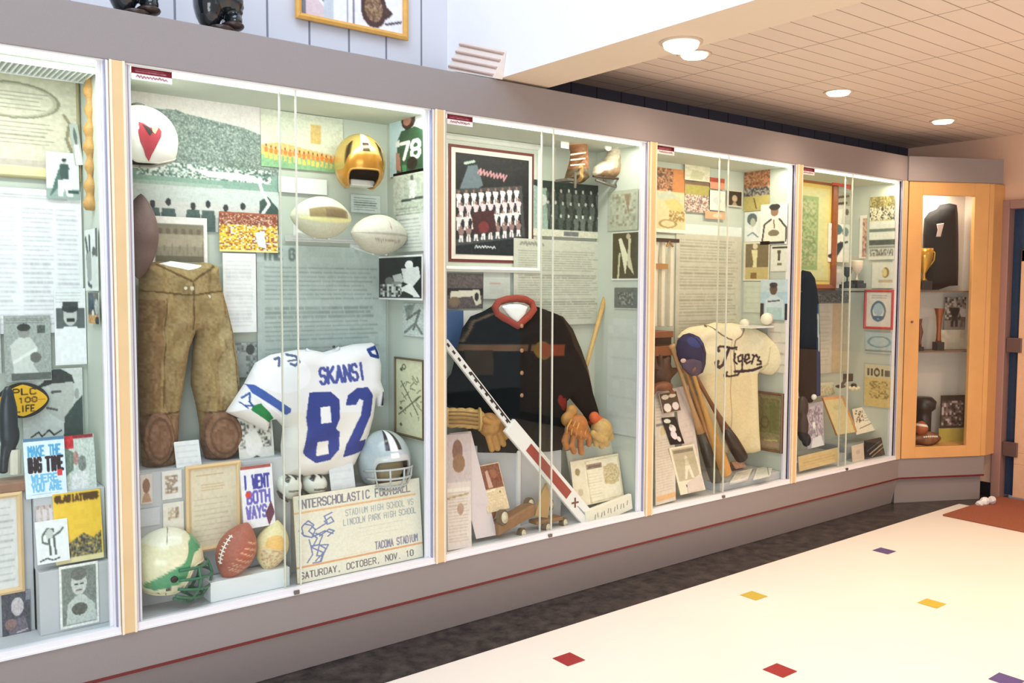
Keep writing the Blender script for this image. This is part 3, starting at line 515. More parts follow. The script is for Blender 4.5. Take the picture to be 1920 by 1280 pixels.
# ================================================================== builders for the exhibits
BW = [(30, 36, 36), (90, 96, 92), (150, 154, 148), (205, 206, 200)]
def doc(w=50, h=60, bg=(232, 233, 228), n=16, c=(120, 124, 122), x0=.08, x1=.92, y0=.08, y1=.94, head=0): return CV(w, h, bg).lines(x0, y0, x1, y1, n, c, .7, head=head)
def group(w, h, rows, n, bg, body, face, y0=.25, y1=.75, hh=.38, jit=.1):
    cv = CV(w, h, bg).noise(.05, 2)
    for r in range(rows):
        for k in range(n):
            cv.man((k+.5+(.5 if r % 2 else 0)*.6)/(n+.3)+rng.uniform(-.01, .01), y0+(y1-y0)*r/max(rows-1, 1)+rng.uniform(-1, 1)*jit*.1, hh, tuple(np.clip(np.array(body)+rng.randint(-22, 22), 0, 255)), face, wide=.8)
    return cv
def helmet(r, c, fwd, up, s, cv, m=None, rim=(200, 195, 180), inner=(60, 56, 50), brow=.50, side=.72, back=.66, openw=58):
    """football helmet shell: azimuth from the face, polar angle from the crown; cv colours it, x = azimuth degrees, y = polar share"""
    Rm = frame_to(fwd, up); nu, nv = 96, 48; V = []; cols = []; 
    def lim(a):
        a = abs(a); t = 1/(1+math.exp(-(a-openw)/3.5)); return math.radians(180*(brow*(1-t)+t*(side if a < 120 else side+(back-side)*(a-120)/60)))
    for sh in (1., .90):
        for j in range(nv+1):
            for i in range(nu):
                a = -180+360*i/nu; L = lim(a); ph = L*j/nv; ra = math.radians(a); rr = math.sin(ph); z = math.cos(ph)
                if z < -.2: rr *= 1+.16*(-z-.2)
                q = np.array([.125*rr*math.cos(ra), .103*rr*math.sin(ra), .118*z]); q[0] += .006*(rr*math.cos(ra) < 0)
                V.append(c+Rm@(q*s*sh)); cols.append(cv.sample(np.array([float(a)]), np.array([j/nv]))[0] if sh == 1. else C3(inner))
    n1 = (nv+1)*nu; Fc = []
    for j in range(nv):
        for i in range(nu):
            k = (i+1) % nu; Fc.append((j*nu+i, (j+1)*nu+i, (j+1)*nu+k, j*nu+k)); Fc.append((n1+j*nu+i, n1+j*nu+k, n1+(j+1)*nu+k, n1+(j+1)*nu+i))
    for i in range(nu): k = (i+1) % nu; Fc.append((nv*nu+i, n1+nv*nu+i, n1+nv*nu+k, nv*nu+k))
    mk('shell', V, np.array(Fc), m or M_SHELL, r, cols, smooth=True)
    def at(a, pol, k=1.0):
        ra = math.radians(a); ph = math.radians(180*pol); return c+Rm@(np.array([.125*math.sin(ph)*math.cos(ra), .103*math.sin(ph)*math.sin(ra), .118*math.cos(ph)])*s*k)
    g = G(); g.tube([c+(np.array(V[nv*nu+i])-c)*.99 for i in range(nu)], .004*s, 6, True); g.go('rim', mat('rim_%d_%d_%d' % rim, rim, .4), r, smooth=True)
    return at, Rm
def football(name, label, c, axis, up, L, Rr, cv, laces=(240, 235, 225), lace_dir=None, group=None, m=None):
    r = thing(name, label, 'football', tuple(np.asarray(c)-np.array([0, 0, Rr])), group); ax = np.asarray(axis, float); ax /= np.linalg.norm(ax); up = np.asarray(up, float); up = up-(up@ax)*ax; up /= np.linalg.norm(up); k = np.cross(ax, up)
    V, cols, nu, nv = [], [], 56, 56
    def pt(t, a, h=0.): rad = Rr*max(1-abs(t)**1.9, 0)**.78+h; return np.asarray(c)+ax*t*L/2+rad*(math.cos(a)*up+math.sin(a)*k)
    for j in range(nv+1):
        t = -1+2*j/nv
        for i in range(nu): a = 2*math.pi*i/nu; V.append(pt(t, a)); cols.append(cv.sample(np.array([((math.degrees(a)+180) % 360)-180.]), np.array([t]))[0])
    Fc = np.array([(j*nu+i, j*nu+(i+1) % nu, (j+1)*nu+(i+1) % nu, (j+1)*nu+i) for j in range(nv) for i in range(nu)])
    mk('ball', V, Fc, m or M_LEATH, r, cols, smooth=True)
    if laces:
        a0 = math.atan2(np.asarray(lace_dir)@k, np.asarray(lace_dir)@up); g = G(); g.tube([pt(t, a0, .001) for t in np.linspace(-.5, .5, 14)], .0028, 6)
        for t in np.linspace(-.45, .45, 8): g.tube([pt(t, a0+q, .002) for q in (-.16, -.06, .06, .16)], .0024, 6)
        g.go('laces', mat('lace_%d' % laces[0], laces, .7), r, smooth=True)
    return r
def lean(TLpx, TRpx, BLpx, yt, yb, cv, name, label, cat, th=.004, edge=(225, 225, 218), group=None):
    """card leaning back: top edge at depth yt, bottom edge at depth yb"""
    TL, TR, BL = B(*TLpx, yt), B(*TRpx, yt), B(*BLpx, yb); TR[2] = TL[2]; BL[0] = TL[0]
    return tag(sheet(name, TL, TR, BL, cv, th, edge=edge), label, cat, group)
def stand_card(tl, br, y, cv, name, label, cat, th=.003, dy=0., group=None, edge=(228, 228, 224), rot=0.):
    TL, TR, BL = rect_on(tl, br, 'Y', y, 0, rot); TR[1] += dy; TL = TL.copy(); BL = BL.copy()
    TL[1] += .03; TR[1] += .03
    return tag(sheet(name, TL, TR, BL, cv, th, edge=edge), label, cat, group)
def riser(case, x0, x1, yf, zt, lab=None, nm='riser_block'):
    o = G().box(x0, x1, yf, D-.001, ZB+.018, zt).go(nm, deckgrey, CASE[case], bevel=.002); return o
wire = mat('clear_stand', (226, 228, 224), .15, noise=.01)
bw_photo = 'black and white photograph'

# ================================================================== case with the yellow plaque (far left)
R0x = B(66, 980, .12)[0]
riser(0, R0x, XS[1]-.032, .14, .775); riser(0, R0x, XS[1]-.032, .085, .535); riser(0, .10, R0x-.002, .16, .79)
cv = CV(90, 110, (224, 220, 196)).noise(.03, 3).ring(.42, .26, .40, .17, (150, 150, 124), 1.2).ring(.42, .26, .38, .155, (196, 194, 168), .8).lines(.1, .16, .75, .36, 5, (120, 118, 100)).lines(.1, .46, .80, .70, 6, (130, 128, 108)).line([(.88, .36), (.93, .44), (.9, .6), (.94, .72), (.93, .9)], 1.4, (150, 146, 116)).rect(0, .84, 1, .90, (206, 196, 180)).rect(0, .92, 1, 1, (238, 230, 176))
framed('framed_certificate', 'aged cream certificate with an oval of script, in a thin dull gold frame', 'certificate', (-78, 118), (152, 342), cv, lay=0, fw=.010, depth=.010, fmat=mat('dull_gold', (170, 160, 120), .45))
cv = CV(80, 110, (240, 240, 240)).lines(.04, .03, .97, .08, 2, (150, 150, 150)).lines(.04, .12, .45, .95, 26, (196, 196, 200)).lines(.5, .12, .75, .95, 26, (184, 186, 190)).lines(.78, .12, .97, .95, 24, (190, 190, 196))
pic('newspaper_page', 'large pale printed newspaper page under the aged certificate', 'newspaper', (-78, 345), (158, 622), cv, lay=1)
cv = CV(34, 44, (232, 238, 236)).rect(0, .78, 1, 1, (160, 180, 172)).poly([(.1, .95), (.38, .35), (.5, .36), (.45, .7)], (90, 120, 112)).man(.55, .12, .62, (70, 92, 88), (200, 205, 200), hat=(40, 50, 50)).poly([(.35, .6), (.75, .55), (.8, .95), (.62, .95), (.55, .75), (.48, .95), (.34, .95)], (244, 246, 244)).rect(.66, .82, .98, .87, (60, 90, 84))
pic('photograph', 'small photograph of two players over the lower right of the aged certificate', 'photograph', (85, 283), (149, 375), cv, lay=4)
cv = CV(30, 44, (226, 232, 228)).line([(.1, .15), (.3, .5)], 2, (60, 70, 66)).line([(.38, .12), (.42, .45)], 2, (70, 80, 76)).poly([(.08, .4), (.5, .35), (.55, .8), (.2, .9)], (150, 160, 152)).ell(.72, .38, .14, .09, (60, 64, 60)).poly([(.5, .45), (.95, .42), (.95, .95), (.5, .95)], (214, 220, 214)).rect(.86, 0, 1, .45, (70, 74, 70)).poly([(.2, .85), (.55, .92), (.5, .97), (.2, .92)], (50, 56, 54))
pic('photograph', 'photograph of raised arms and a bent head on the leftmost side wall', 'photograph', (159, 432), (186, 545), cv, 'X', .72, lay=1)
cv = CV(20, 30, (190, 200, 190)).ell(.5, .3, .2, .2, (110, 120, 116)).poly([(.2, .5), (.8, .5), (.9, 1), (.1, 1)], (236, 238, 232))
pic('photograph', 'narrow grey photograph beside the tan rope in the corner of the leftmost case', 'photograph', (134, 232), (152, 310), cv, lay=5, rot=.12)
cv = CV(44, 84, (238, 240, 238)).lines(.08, .04, .92, .20, 4, (180, 184, 182)).rect(.08, .26, .95, .52, (96, 104, 102)).ell(.5, .35, .22, .14, (200, 204, 198)).ell(.5, .26, .26, .06, (60, 66, 64)).rect(.28, .18, .75, .24, (70, 76, 74)).rect(.4, .40, .62, .43, (50, 54, 52)).poly([(.05, .66), (.3, .50), (.7, .50), (.96, .62), (.96, .97), (.05, .97)], (244, 246, 246))
pic('photograph', 'photograph of a dark capped man in a white shirt, beside the crouching player clipping', 'photograph', (100, 540), (163, 682), cv, lay=3)
cv = CV(30, 34, (90, 84, 74)).ell(.3, .3, .25, .3, (52, 76, 92)).ell(.8, .45, .2, .25, (170, 176, 172)).rect(0, .72, 1, 1, (200, 150, 90)).ell(.45, .66, .12, .1, (240, 238, 230)).ell(.85, .9, .2, .14, (30, 34, 36)).noise(.10, 2)
pic('photograph', 'small dark colour photograph on the side wall of the leftmost case', 'photograph', (166, 548), (187, 608), cv, 'X', .72, lay=3)
cv = CV(64, 84, (166, 172, 166)).lines(.05, .03, .95, .12, 3, (110, 114, 110)).rect(.72, .16, .88, .26, (90, 94, 90)).noise(.05, 2).poly([(.2, .92), (.12, .45), (.3, .33), (.55, .33), (.72, .5), (.6, .75), (.75, .9)], (212, 216, 208)).ell(.42, .24, .13, .10, (150, 152, 144)).ell(.42, .18, .14, .06, (60, 64, 60)).line([(.2, .7), (.66, .52)], 2, (236, 238, 230)).ell(.66, .64, .12, .08, (110, 112, 104)).rect(.15, .88, .98, .97, (100, 106, 100))
pic('newspaper_clipping', 'grey clipping of a crouching ball player, touching the top of the yellow plaque', 'newspaper', (6, 592), (97, 712), cv, lay=4)
pic('newspaper_clipping', 'pale strip of another clipping at the very left edge beside the crouching player', 'newspaper', (-40, 590), (3, 700), doc(30, 60, (190, 196, 190), 14, (130, 134, 130)), lay=3)
cv = CV(84, 88, (214, 218, 212)).noise(.02, 3).poly([(.42, .02), (.62, .0), (.82, .10), (.86, .22), (.5, .22), (.2, .28), (.35, .18)], (64, 68, 66)).poly([(.44, .22), (.84, .2), (.86, .4), (.8, .6), (.66, .78), (.52, .70), (.38, .58), (.44, .40)], (196, 198, 190)).line([(.48, .34), (.62, .33)], 1.6, (90, 92, 88)).line([(.40, .56), (.56, .60)], 1.4, (100, 98, 94)).poly([(1, .40), (.86, .52), (.68, .72), (.66, 1), (1, 1)], (74, 86, 82)).ell(.9, .38, .04, .08, (170, 172, 164)).line([(.12, .97), (.25, .90), (.3, .97), (.42, .88), (.5, .96), (.62, .90)], .9, (40, 44, 44))
pic('poster', 'grey poster of a face in profile under a dark cap, behind the yellow plaque', 'poster', (40, 694), (157, 815), cv, lay=2)
# yellow football-shaped plaque
r = thing('football_plaque', 'yellow football-shaped plaque with black border and dark lettering', 'plaque', tuple(B(45, 780, .335))); c = B(42, 750, .335); hw, hh = (B(93, 750, .335)-B(-8, 750, .335))[0]/2, (B(42, 717, .335)-B(42, 783, .335))[2]/2
def lens_pts(c, hw, hh, y): return [np.array([c[0]+hw*math.copysign(abs(math.cos(a))**1.0, math.cos(a)), y, c[2]+hh*math.copysign(abs(math.sin(a))**1.25, math.sin(a))]) for a in np.linspace(0, 2*math.pi, 48, endpoint=False)]
G().prism(lens_pts(c, hw, hh, .335), (0, -.008, 0)).go('border', mat('plaque_black', (40, 34, 24), .4), r)
cvp = CV(110, 76, (244, 188, 40), (-1, -1, 1, 1)).text('PLC', -.42, -.72, 1.0, .36, (70, 50, 20), 1.6).text('100', -.2, -.16, .8, .28, (110, 76, 30), 1.6).text('LIFE', -.30, .34, .78, .36, (70, 50, 20), 1.5).line([(.3, 0), (.9, 0)], .8, (200, 120, 50))
n_ = 40; Vv = []; cc = []
for j in range(n_+1):
    zz = -1+2*j/n_; ww = max(1-abs(zz)**1.6, 0)**.8
    for i in range(n_*2+1): u = (-1+i/n_)*ww; Vv.append((c[0]+hw*.93*u, .3262, c[2]-hh*.90*zz)); cc.append(cvp.sample(np.array([u]), np.array([zz]))[0])
W_ = 2*n_+1; mk('plaque_face', Vv, np.array([(j*W_+i, (j+1)*W_+i, (j+1)*W_+i+1, j*W_+i+1) for j in range(n_) for i in range(2*n_)]), M_PRINT, r, cc)
# dark trophy figure on a wooden base
y_ = .20; p0 = B(20, 905, y_); sc = mpp(20, 800, y_); r = thing('player_trophy', 'dark figure trophy on a wooden base in front of the yellow plaque', 'trophy', (p0[0], y_, p0[2]))
dk = mat('dark_bronze', (52, 58, 64), .35, metal=.4, noise=.1); g = G(); a = B(16, 790, y_)
g.sphere(a, (14*sc, 12*sc, 58*sc)).sphere(B(15, 752, y_), (10*sc, 10*sc, 26*sc)).sphere(B(18, 815, y_), (15*sc, 12*sc, 26*sc)).tube([B(10, 830, y_), B(8, 860, y_), B(6, 888, y_)], 7*sc).tube([B(22, 830, y_), B(24, 850, y_)], 6*sc); g.go('figure', dk, r, smooth=True, remesh=.006)
g = G().tube([B(28, 842, y_), B(28, 888, y_)], 9*sc, 10); g.go('column', mat('cream_stone', (222, 216, 196), .5), r); q = B(-30, 890, y_); q2 = B(62, 915, y_)
G().box(q[0], q2[0], y_-.05, y_+.05, .79, .79+.035).go('wood_base', mat('trophy_wood', (150, 112, 88), .4, noise=.12), r, bevel=.006)
cv = CV(84, 104, (226, 240, 250)).rect(0, 0, 1, .05, (90, 130, 160)).text('MAKE THE', .10, .14, .80, .16, (90, 170, 215), 1.8).text('BIG TIME', .10, .34, .84, .22, (52, 40, 44), 2.8).text('WHERE', .14, .62, .66, .12, (120, 190, 230), 1.8).text('YOU ARE', .14, .77, .74, .12, (120, 190, 230), 1.8).rect(.80, .56, .90, .66, (220, 60, 60)).lines(.15, .92, .85, .96, 1, (160, 160, 170))
stand_card((44, 826), (124, 926), .155, cv, 'book', 'white and blue book reading BIG TIME leaning on the upper riser', 'book', th=.018)
cv = CV(50, 60, (206, 214, 206)).rect(0, 0, .95, .05, (150, 50, 56)).rect(0, 0, .28, .22, (206, 54, 60)).poly([(.0, .2), (.3, .3), (.25, .6), (0, .7)], (120, 140, 126)).poly([(.1, .95), (.2, .7), (.5, .6), (.75, .7), (.7, 1), (.2, 1)], (226, 228, 226)).ell(.55, .5, .14, .14, (130, 136, 130)).ell(.35, .4, .1, .12, (180, 140, 130)).noise(.07, 2)
stand_card((123, 820), (181, 918), .16, cv, 'magazine', 'magazine with red corner beside the BIG TIME book', 'magazine', th=.006)
cv = CV(50, 60, (246, 202, 64)).text('GLADIATORES', .05, .04, .9, .08, (90, 60, 20), 1.1)
cv.speck(.03, .62, .97, .93, [(30, 34, 36), (60, 66, 66), (150, 150, 130), (240, 200, 90)], 2).rect(0, .93, 1, 1, (240, 226, 170)); cv.poly([(0, .6), (.3, .72), (.6, .6), (.8, .68), (1, .58), (1, .5), (0, .5)], (246, 202, 64))
stand_card((101, 930), (194, 1044), .11, cv, 'program', 'yellow printed program with a dark crowd along the bottom, on the middle riser step', 'booklet', th=.006)
cv = CV(44, 50, (240, 242, 240)).line([(.2, .35), (.35, .2), (.55, .22), (.5, .4), (.75, .3), (.85, .22)], 1.2, (90, 100, 90)).ell(.42, .32, .12, .12, (200, 205, 196)).line([(.4, .45), (.42, .8)], 1.4, (90, 96, 90)).line([(.55, .42), (.58, .8)], 1.4, (90, 96, 90)).line([(.2, .35), (.2, .5), (.35, .55)], 1.2, (100, 110, 100)).line([(.1, .93), (.3, .88), (.5, .94), (.7, .9)], .8, (70, 74, 70))
stand_card((68, 983), (131, 1049), .095, cv, 'drawing_card', 'white card with an ink drawing of a flexing figure, in front of the yellow program', 'card', th=.003)
cv = group(30, 30, 1, 3, (196, 182, 176), (220, 210, 210), (176, 140, 126), .25, .25, .7); stand_card((67, 938), (106, 984), .12, cv, 'photograph', 'small pinkish group photograph left of the yellow program', 'photograph', th=.002)
cv = CV(60, 84, (240, 240, 232)).rect(.06, .05, .94, .95, (128, 136, 128)).ell(.5, .3, .20, .20, (206, 210, 200)).ell(.5, .16, .21, .10, (110, 114, 106)).poly([(.15, .95), (.2, .62), (.42, .5), (.62, .5), (.9, .68), (.94, .95)], (196, 204, 196)).ell(.5, .72, .20, .10, (96, 98, 88)).line([(.4, .32), (.46, .32)], 1, (70, 72, 70)).line([(.54, .32), (.6, .32)], 1, (70, 72, 70)).line([(.44, .42), (.56, .42)], 1, (120, 110, 104)).noise(.05, 2)
pic('photograph', 'white bordered portrait photograph on the lowest grey riser step in the leftmost case', 'photograph', (110, 1063), (186, 1165), cv, val=.083, rot=.0)
cv = CV(50, 60, (84, 84, 92)).ell(.55, .32, .22, .20, (206, 196, 196)).poly([(.2, 1), (.3, .6), (.8, .55), (1, 1)], (120, 110, 120)).ell(.3, .68, .2, .12, (150, 120, 116)).rect(.85, 0, 1, .2, (140, 140, 150)).line([(.5, .88), (.9, .84)], 1, (200, 190, 190)).noise(.06, 2)
pic('photograph', 'dark purplish portrait photograph at the bottom left of the leftmost case', 'photograph', (2, 1114), (58, 1190), cv, val=.155)
framed('framed_certificate', 'pale certificate in a light wood frame at the lower left edge', 'certificate', (-60, 932), (46, 1106), doc(60, 80, (226, 226, 222), 12, (170, 170, 170)), val=.157, fw=.016, depth=.014, fmat=wood)
# knotted tan rope in the corner
pts = [BX(166, y, .655)+np.array([0, 0, 0]) for y in range(128, 400, 7)]; rs = [.0155*(1+.38*math.sin(k*1.25)+.2*math.sin(k*.4)) for k in range(len(pts))]
pts = [B(168+.03*k, y, .20) for k, y in enumerate(range(128, 400, 7))]
tag(G().tube(pts, rs, 12).go('leather_strap', mat('tan_leather', (196, 150, 84), .6, noise=.16, nscale=50, bump=.6), smooth=True), 'lumpy tan leather strap hanging in the right corner of the leftmost case', 'strap')

# ================================================================== case with the number 82 jersey
a, b = XS[1]+.032, XS[2]-.032
xr = B(545, 930, .16)[0]
riser(1, a, xr, .16, .80); riser(1, xr+.002, B(735, 900, .19)[0], .19, .64)
cv = CV(190, 170, (214, 214, 208)); cv.poly([(0, .0), (1, .0), (1, .18), (0, .08)], (218, 212, 206)).poly([(0, .13), (.3, .10), (.5, .17), (.78, .20), (1, .32), (1, .62), (0, .62)], (110, 128, 120))
tmp = cv.a.copy(); cv.speck(0, .10, 1, .60, [(86, 104, 96), (120, 138, 130), (150, 166, 156), (100, 118, 110), (196, 206, 198)], 2); m_ = np.zeros(cv.a.shape[:2], bool); yy = np.arange(cv.h)[:, None]/cv.h; xx = np.arange(cv.w)[None]/cv.w
m_ |= yy < .10+.04*xx+.10*np.clip(xx-.3, 0, 1)+.05*np.clip(xx-.75, 0, 1)*4; cv.a[m_] = tmp[m_]
cv.rect(0, .54, 1, .66, (140, 172, 158)); cv.speck(.05, .50, .95, .60, [(80, 100, 92), (230, 236, 230), (120, 150, 138), (210, 220, 212)], 3); cv.poly([(.4, .53), (.8, .54), (.95, .60), (.5, .58)], (226, 236, 230)).rect(0, .66, 1, .78, (206, 214, 210)).rect(.0, .64, .6, .665, (168, 190, 178))
for k, x in enumerate((.06, .14, .24, .40, .50, .62, .74)): cv.ell(x, .79+.02*(k % 2), .018, .028, (60, 66, 66)); cv.poly([(x-.05, .9), (x-.04, .84), (x+.04, .84), (x+.05, .9), (x+.05, 1.), (x-.05, 1.)], (86, 104, 100))
cv.poly([(.86, .74), (.92, .70), (1, .8), (1, 1), (.85, 1)], (70, 90, 84)).line([(.88, .84), (.93, .76), (.88, .66), (.86, .60)], 2, (238, 242, 240)).noise(.03, 1)
pic('stadium_print', 'very large green-grey print of a packed stadium crowd above the brown trousers', 'poster', (238, 168), (523, 440), cv, lay=0)
cv = CV(56, 50, (244, 240, 232)).rect(.07, .16, .93, .97, (140, 132, 112)).noise(.02, 1)
for k in range(6): cv.man(.16+.136*k, .24, .7, (176, 164, 140), (120, 104, 88), (160, 150, 128), wide=.8)
cv.rect(.07, .86, .93, .97, (118, 110, 90)); pic('photograph', 'white bordered sepia team photograph just above the brown trousers waist', 'photograph', (282, 404), (389, 494), cv, lay=4)
football('football', 'old dark brown football half hidden by the left post above the trousers', B(262, 443, .24), (.05, 0, 1), (0, -1, 0), .30, .062, CV(8, 8, (112, 86, 80), (-180, -1, 180, 1)).noise(.05), laces=None)
cv = CV(110, 90, (244, 226, 150)).rect(0, 0, 1, .30, (176, 96, 70)); cv.speck(0, .05, 1, .35, [(170, 90, 64), (120, 70, 60), (220, 190, 170), (150, 90, 60)], 3).speck(.0, .32, 1, .95, [(240, 200, 50), (250, 246, 236), (206, 160, 50), (250, 220, 90), (160, 90, 80)], 4); cv.poly([(.6, .5), (.75, .45), (.8, .9), (.65, .85)], (230, 232, 244))
pic('photograph', 'bright yellow and red action photograph at the lower right of the stadium print', 'photograph', (410, 396), (521, 474), cv, lay=5)
pic('typed_page', 'plain white typed page beside the right hip of the brown trousers', 'paper', (417, 474), (481, 622), doc(34, 60, (242, 242, 240), 18, (206, 206, 208)), lay=6)
cv = CV(120, 110, (186, 198, 192)).text('THE G', .04, .025, .24, .06, (110, 124, 118), 1.).lines(.06, .12, .94, .97, 30, (128, 138, 132), .75, head=9)
pic('text_panel', 'large grey-green typed text panel behind the white number 82 jersey', 'sign', (480, 458), (724, 745), cv, lay=2)
cv = CV(110, 70, (216, 218, 196)).rect(0, 0, 1, .1, (206, 210, 190)).poly([(0, .62), (.2, .55), (1, .72), (1, .8), (0, .8)], (236, 190, 120)).rect(0, .80, 1, 1, (140, 186, 140)).rect(.60, .18, .72, .5, (214, 182, 110))
for k in range(17): cv.man(.06+.056*k, .60+.010*(k % 3)+.006*k, .25, (226, 134, 60), (120, 70, 44), (250, 210, 100), wide=.8)
cv.noise(.03, 2); pic('team_print', 'wide print of a marching line in orange on green grass, above the cream football', 'poster', (488, 203), (643, 325), cv, lay=1)
pic('caption_card', 'blank white caption card under the orange marching line print', 'card', (521, 330), (612, 366), CV(20, 10, (238, 242, 238)), lay=1, th=.006)
pic('text_panel', 'pale grey lower board directly under the cream football on its stand', 'sign', (534, 440), (700, 458), doc(60, 12, (200, 200, 196), 2, (150, 150, 148)), lay=1)
pic('caption_card', 'small printed card beneath the gold helmet', 'card', (657, 364), (712, 401), CV(40, 30, (214, 222, 216)).lines(.1, .1, .9, .9, 6, (96, 110, 104), .9), lay=1, th=.004)
# wall helmet with the red bird
fw_ = np.array([-.10, -.985, -.12]); hc = B(266, 262, .22); cv = CV(361, 61, (244, 240, 230), (-180, 0, 180, 1))
r = thing('football_helmet', 'white football helmet with a red bird head emblem, mounted high on the left', 'helmet', tuple(hc)); at, Rm = helmet(r, hc, np.array([-.98, .12, -.02]), (0, 0, 1), 1.0, cv, rim=(224, 216, 200), side=.76)
# emblem built as small shaped plates on the shell side that faces the room
def onshell(px, py, k=1.02):
    if k < 1.06:
        q = Rm.T@(onshell(px, py, 1.07)-hc); k = k+.17*max(0, -q[2]/.118-.2)
        k = min(k, 1.0599) if k < 1.07 else k
    v = ray(px, py); Ri = np.array([.125, .103, .118])*1.0*k; o_ = Rm.T@(CAM-hc)/Ri; d_ = Rm.T@v/Ri; A_, B_, C_ = d_@d_, 2*o_@d_, o_@o_-1; ds = B_*B_-4*A_*C_
    return CAM+v*((-B_-math.sqrt(max(ds, 0)))/(2*A_))
def decal(name, pts, m, k=1.012, n=10):
    c = np.mean(pts, 0); g = G(); V = []; Fc = []; m_ = len(pts)
    for j in range(n+1):
        for (x, y) in pts: q = c+(np.array([x, y])-c)*j/n; V.append(onshell(q[0], q[1], k))
    for j in range(n):
        for i in range(m_): Fc.append((j*m_+i, j*m_+(i+1) % m_, (j+1)*m_+(i+1) % m_, (j+1)*m_+i))
    g.add(V, Fc); return g.go(name, m, r, smooth=True)
bird = [(260, 228), (270, 231), (280, 238), (288, 240), (297, 238), (303, 246), (302, 256), (296, 268), (290, 280), (284, 291), (279, 303), (273, 293), (269, 279), (263, 266), (259, 248)]
decal('emblem', bird, mat('bird_red', (176, 56, 66), .35)); decal('emblem_detail', [(266, 232), (278, 238), (288, 246), (281, 255), (274, 244)], mat('bird_black', (60, 50, 46), .35), 1.02, 3); decal('emblem_detail', [(285, 238), (291, 232), (297, 240), (291, 251), (286, 246)], mat('bird_beak', (240, 224, 150), .35), 1.024, 3)
G().tube([hc+np.array([0, .04, .0]), np.array([hc[0], D-.004, hc[2]])], .012).go('wall_bracket', wire, r)
G().lathe([(.018, 0), (.022, .008), (.012, .012)], hc+np.array([-.01, 0, .112])).go('crown_vent', mat('slate', (90, 96, 90), .5), r, smooth=True)
# gold helmet
cv = CV(181, 61, (196, 166, 92), (-180, 0, 180, 1)); cv.rect(-180, 0, 180, .95, (204, 176, 100)).rect(-75, .74, 75, 1, (196, 134, 40)).rect(-12, .0, 12, .62, (236, 232, 226)).rect(-7, .50, 7, .66, (70, 56, 30)).rect(-48, .44, -38, .70, (60, 44, 20)).rect(38, .44, 48, .70, (60, 44, 20)).rect(-180, .86, -70, 1, (214, 160, 60)).rect(70, .86, 180, 1, (214, 160, 60))
hc = B(674, 306, .235); r = thing('football_helmet', 'shiny gold football helmet facing out, high in the jersey case', 'helmet', tuple(hc)); at, Rm = helmet(r, hc, np.array([-.25, -.95, -.05]), (0, 0, 1), 1.0, cv, M_GOLD, rim=(190, 136, 56), inner=(50, 42, 34), brow=.585, side=.82, back=.72, openw=46)
G().tube([hc+np.array([0, .02, .0]), np.array([hc[0], D-.004, hc[2]])], .012).go('wall_bracket', wire, r); g = G(); q = hc+np.array([0, -.02, -.075]); g.box(q[0]-.055, q[0]+.055, q[1]-.01, q[1]+.06, q[2]-.02, q[2]+.006); g.go('padding', mat('white_pad', (226, 224, 214), .6), r, bevel=.006)
# two pale footballs
cv = CV(181, 121, (214, 208, 178), (-180, -1, 180, 1)).rect(-180, -1, 180, 1, (216, 212, 184)).rect(62, -.62, 100, .62, (150, 130, 84)).rect(96, -.85, 106, .85, (236, 230, 160)).rect(66, -.2, 90, .5, (126, 104, 70)).noise(.02, 3)
c_ = B(603, 408, .20); football('football', 'cream football with a brown signed band, upper left of the two pale ones', c_, (1, .10, .0), (0, -1, 0) if 0 else (0, 0, 1), .275, .083, cv, laces=None)
cv = CV(181, 121, (206, 198, 176), (-180, -1, 180, 1)).rect(-180, -1, 88, 1, (212, 206, 186)).rect(88, -1, 91, 1, (170, 160, 144)).scrawl(104, -.5, 0, 0, (150, 136, 120), .7, 9, ux=(0., .9), vx=(14., 0.)).lines(50, -.5, 80, .5, 1, (180, 160, 140)).ell(70, 0, 5, .03, (140, 110, 90)).noise(.02, 3)
c2 = B(712, 440, .19); football('football', 'off-white football with faint writing, lower right of the two pale ones', c2, (1, .12, -.02), (0, 0, 1), .285, .082, cv, laces=None)
for c, nm in ((c_, 'upper'), (c2, 'lower')):
    g = G(); g.tube([c+np.array([-.03, 0, -.079]), np.array([c[0]-.03, D-.003, c[2]-.05])], .006).tube([c+np.array([.03, 0, -.079]), np.array([c[0]+.03, D-.003, c[2]-.05])], .006); g.box(c[0]-.05, c[0]+.05, D-.006, D-.001, c[2]-.08, c[2]-.02)
    tag(g.go('ball_bracket', wire), 'clear wall bracket holding up the %s' % ('cream banded football' if nm == 'upper' else 'off-white signed football'), 'bracket')
# side wall pictures
SX = XS[2]-.031
cv = CV(56, 90, (206, 228, 236)).rect(.02, .02, .98, .98, (204, 226, 234)).rect(.5, 0, 1, .5, (226, 232, 230)).poly([(.2, .98), (.24, .45), (.36, .32), (.75, .30), (.98, .38), (.98, .98)], (48, 82, 56)).poly([(.18, .48), (.30, .44), (.3, .56), (.16, .54)], (240, 240, 236)).ell(.56, .17, .20, .15, (56, 36, 36)).ell(.52, .18, .12, .08, (186, 128, 108)).text('78', .30, .52, .62, .24, (246, 246, 242), 2.6).poly([(.2, .64), (.30, .66), (.34, .95), (.2, .9)], (190, 130, 110)).ell(.66, .85, .15, .10, (32, 26, 24)).poly([(.36, .84), (.5, .86), (.5, .98), (.4, .98)], (70, 140, 90))
pic('photograph', 'colour photograph of a helmeted player in a green number 78 jersey on the side wall', 'photograph', (731, 214), (796, 320), cv, 'X', SX, 1)
cv = CV(44, 56, (196, 204, 186)).rect(.0, 0, .35, 1, (212, 216, 200)).man(.62, .1, .55, (226, 230, 224), (110, 112, 104), (240, 240, 236)).line([(.3, .62), (.95, .60)], 1.4, (70, 74, 70)).lines(.1, .76, .9, .95, 3, (150, 150, 140)).noise(.06, 2)
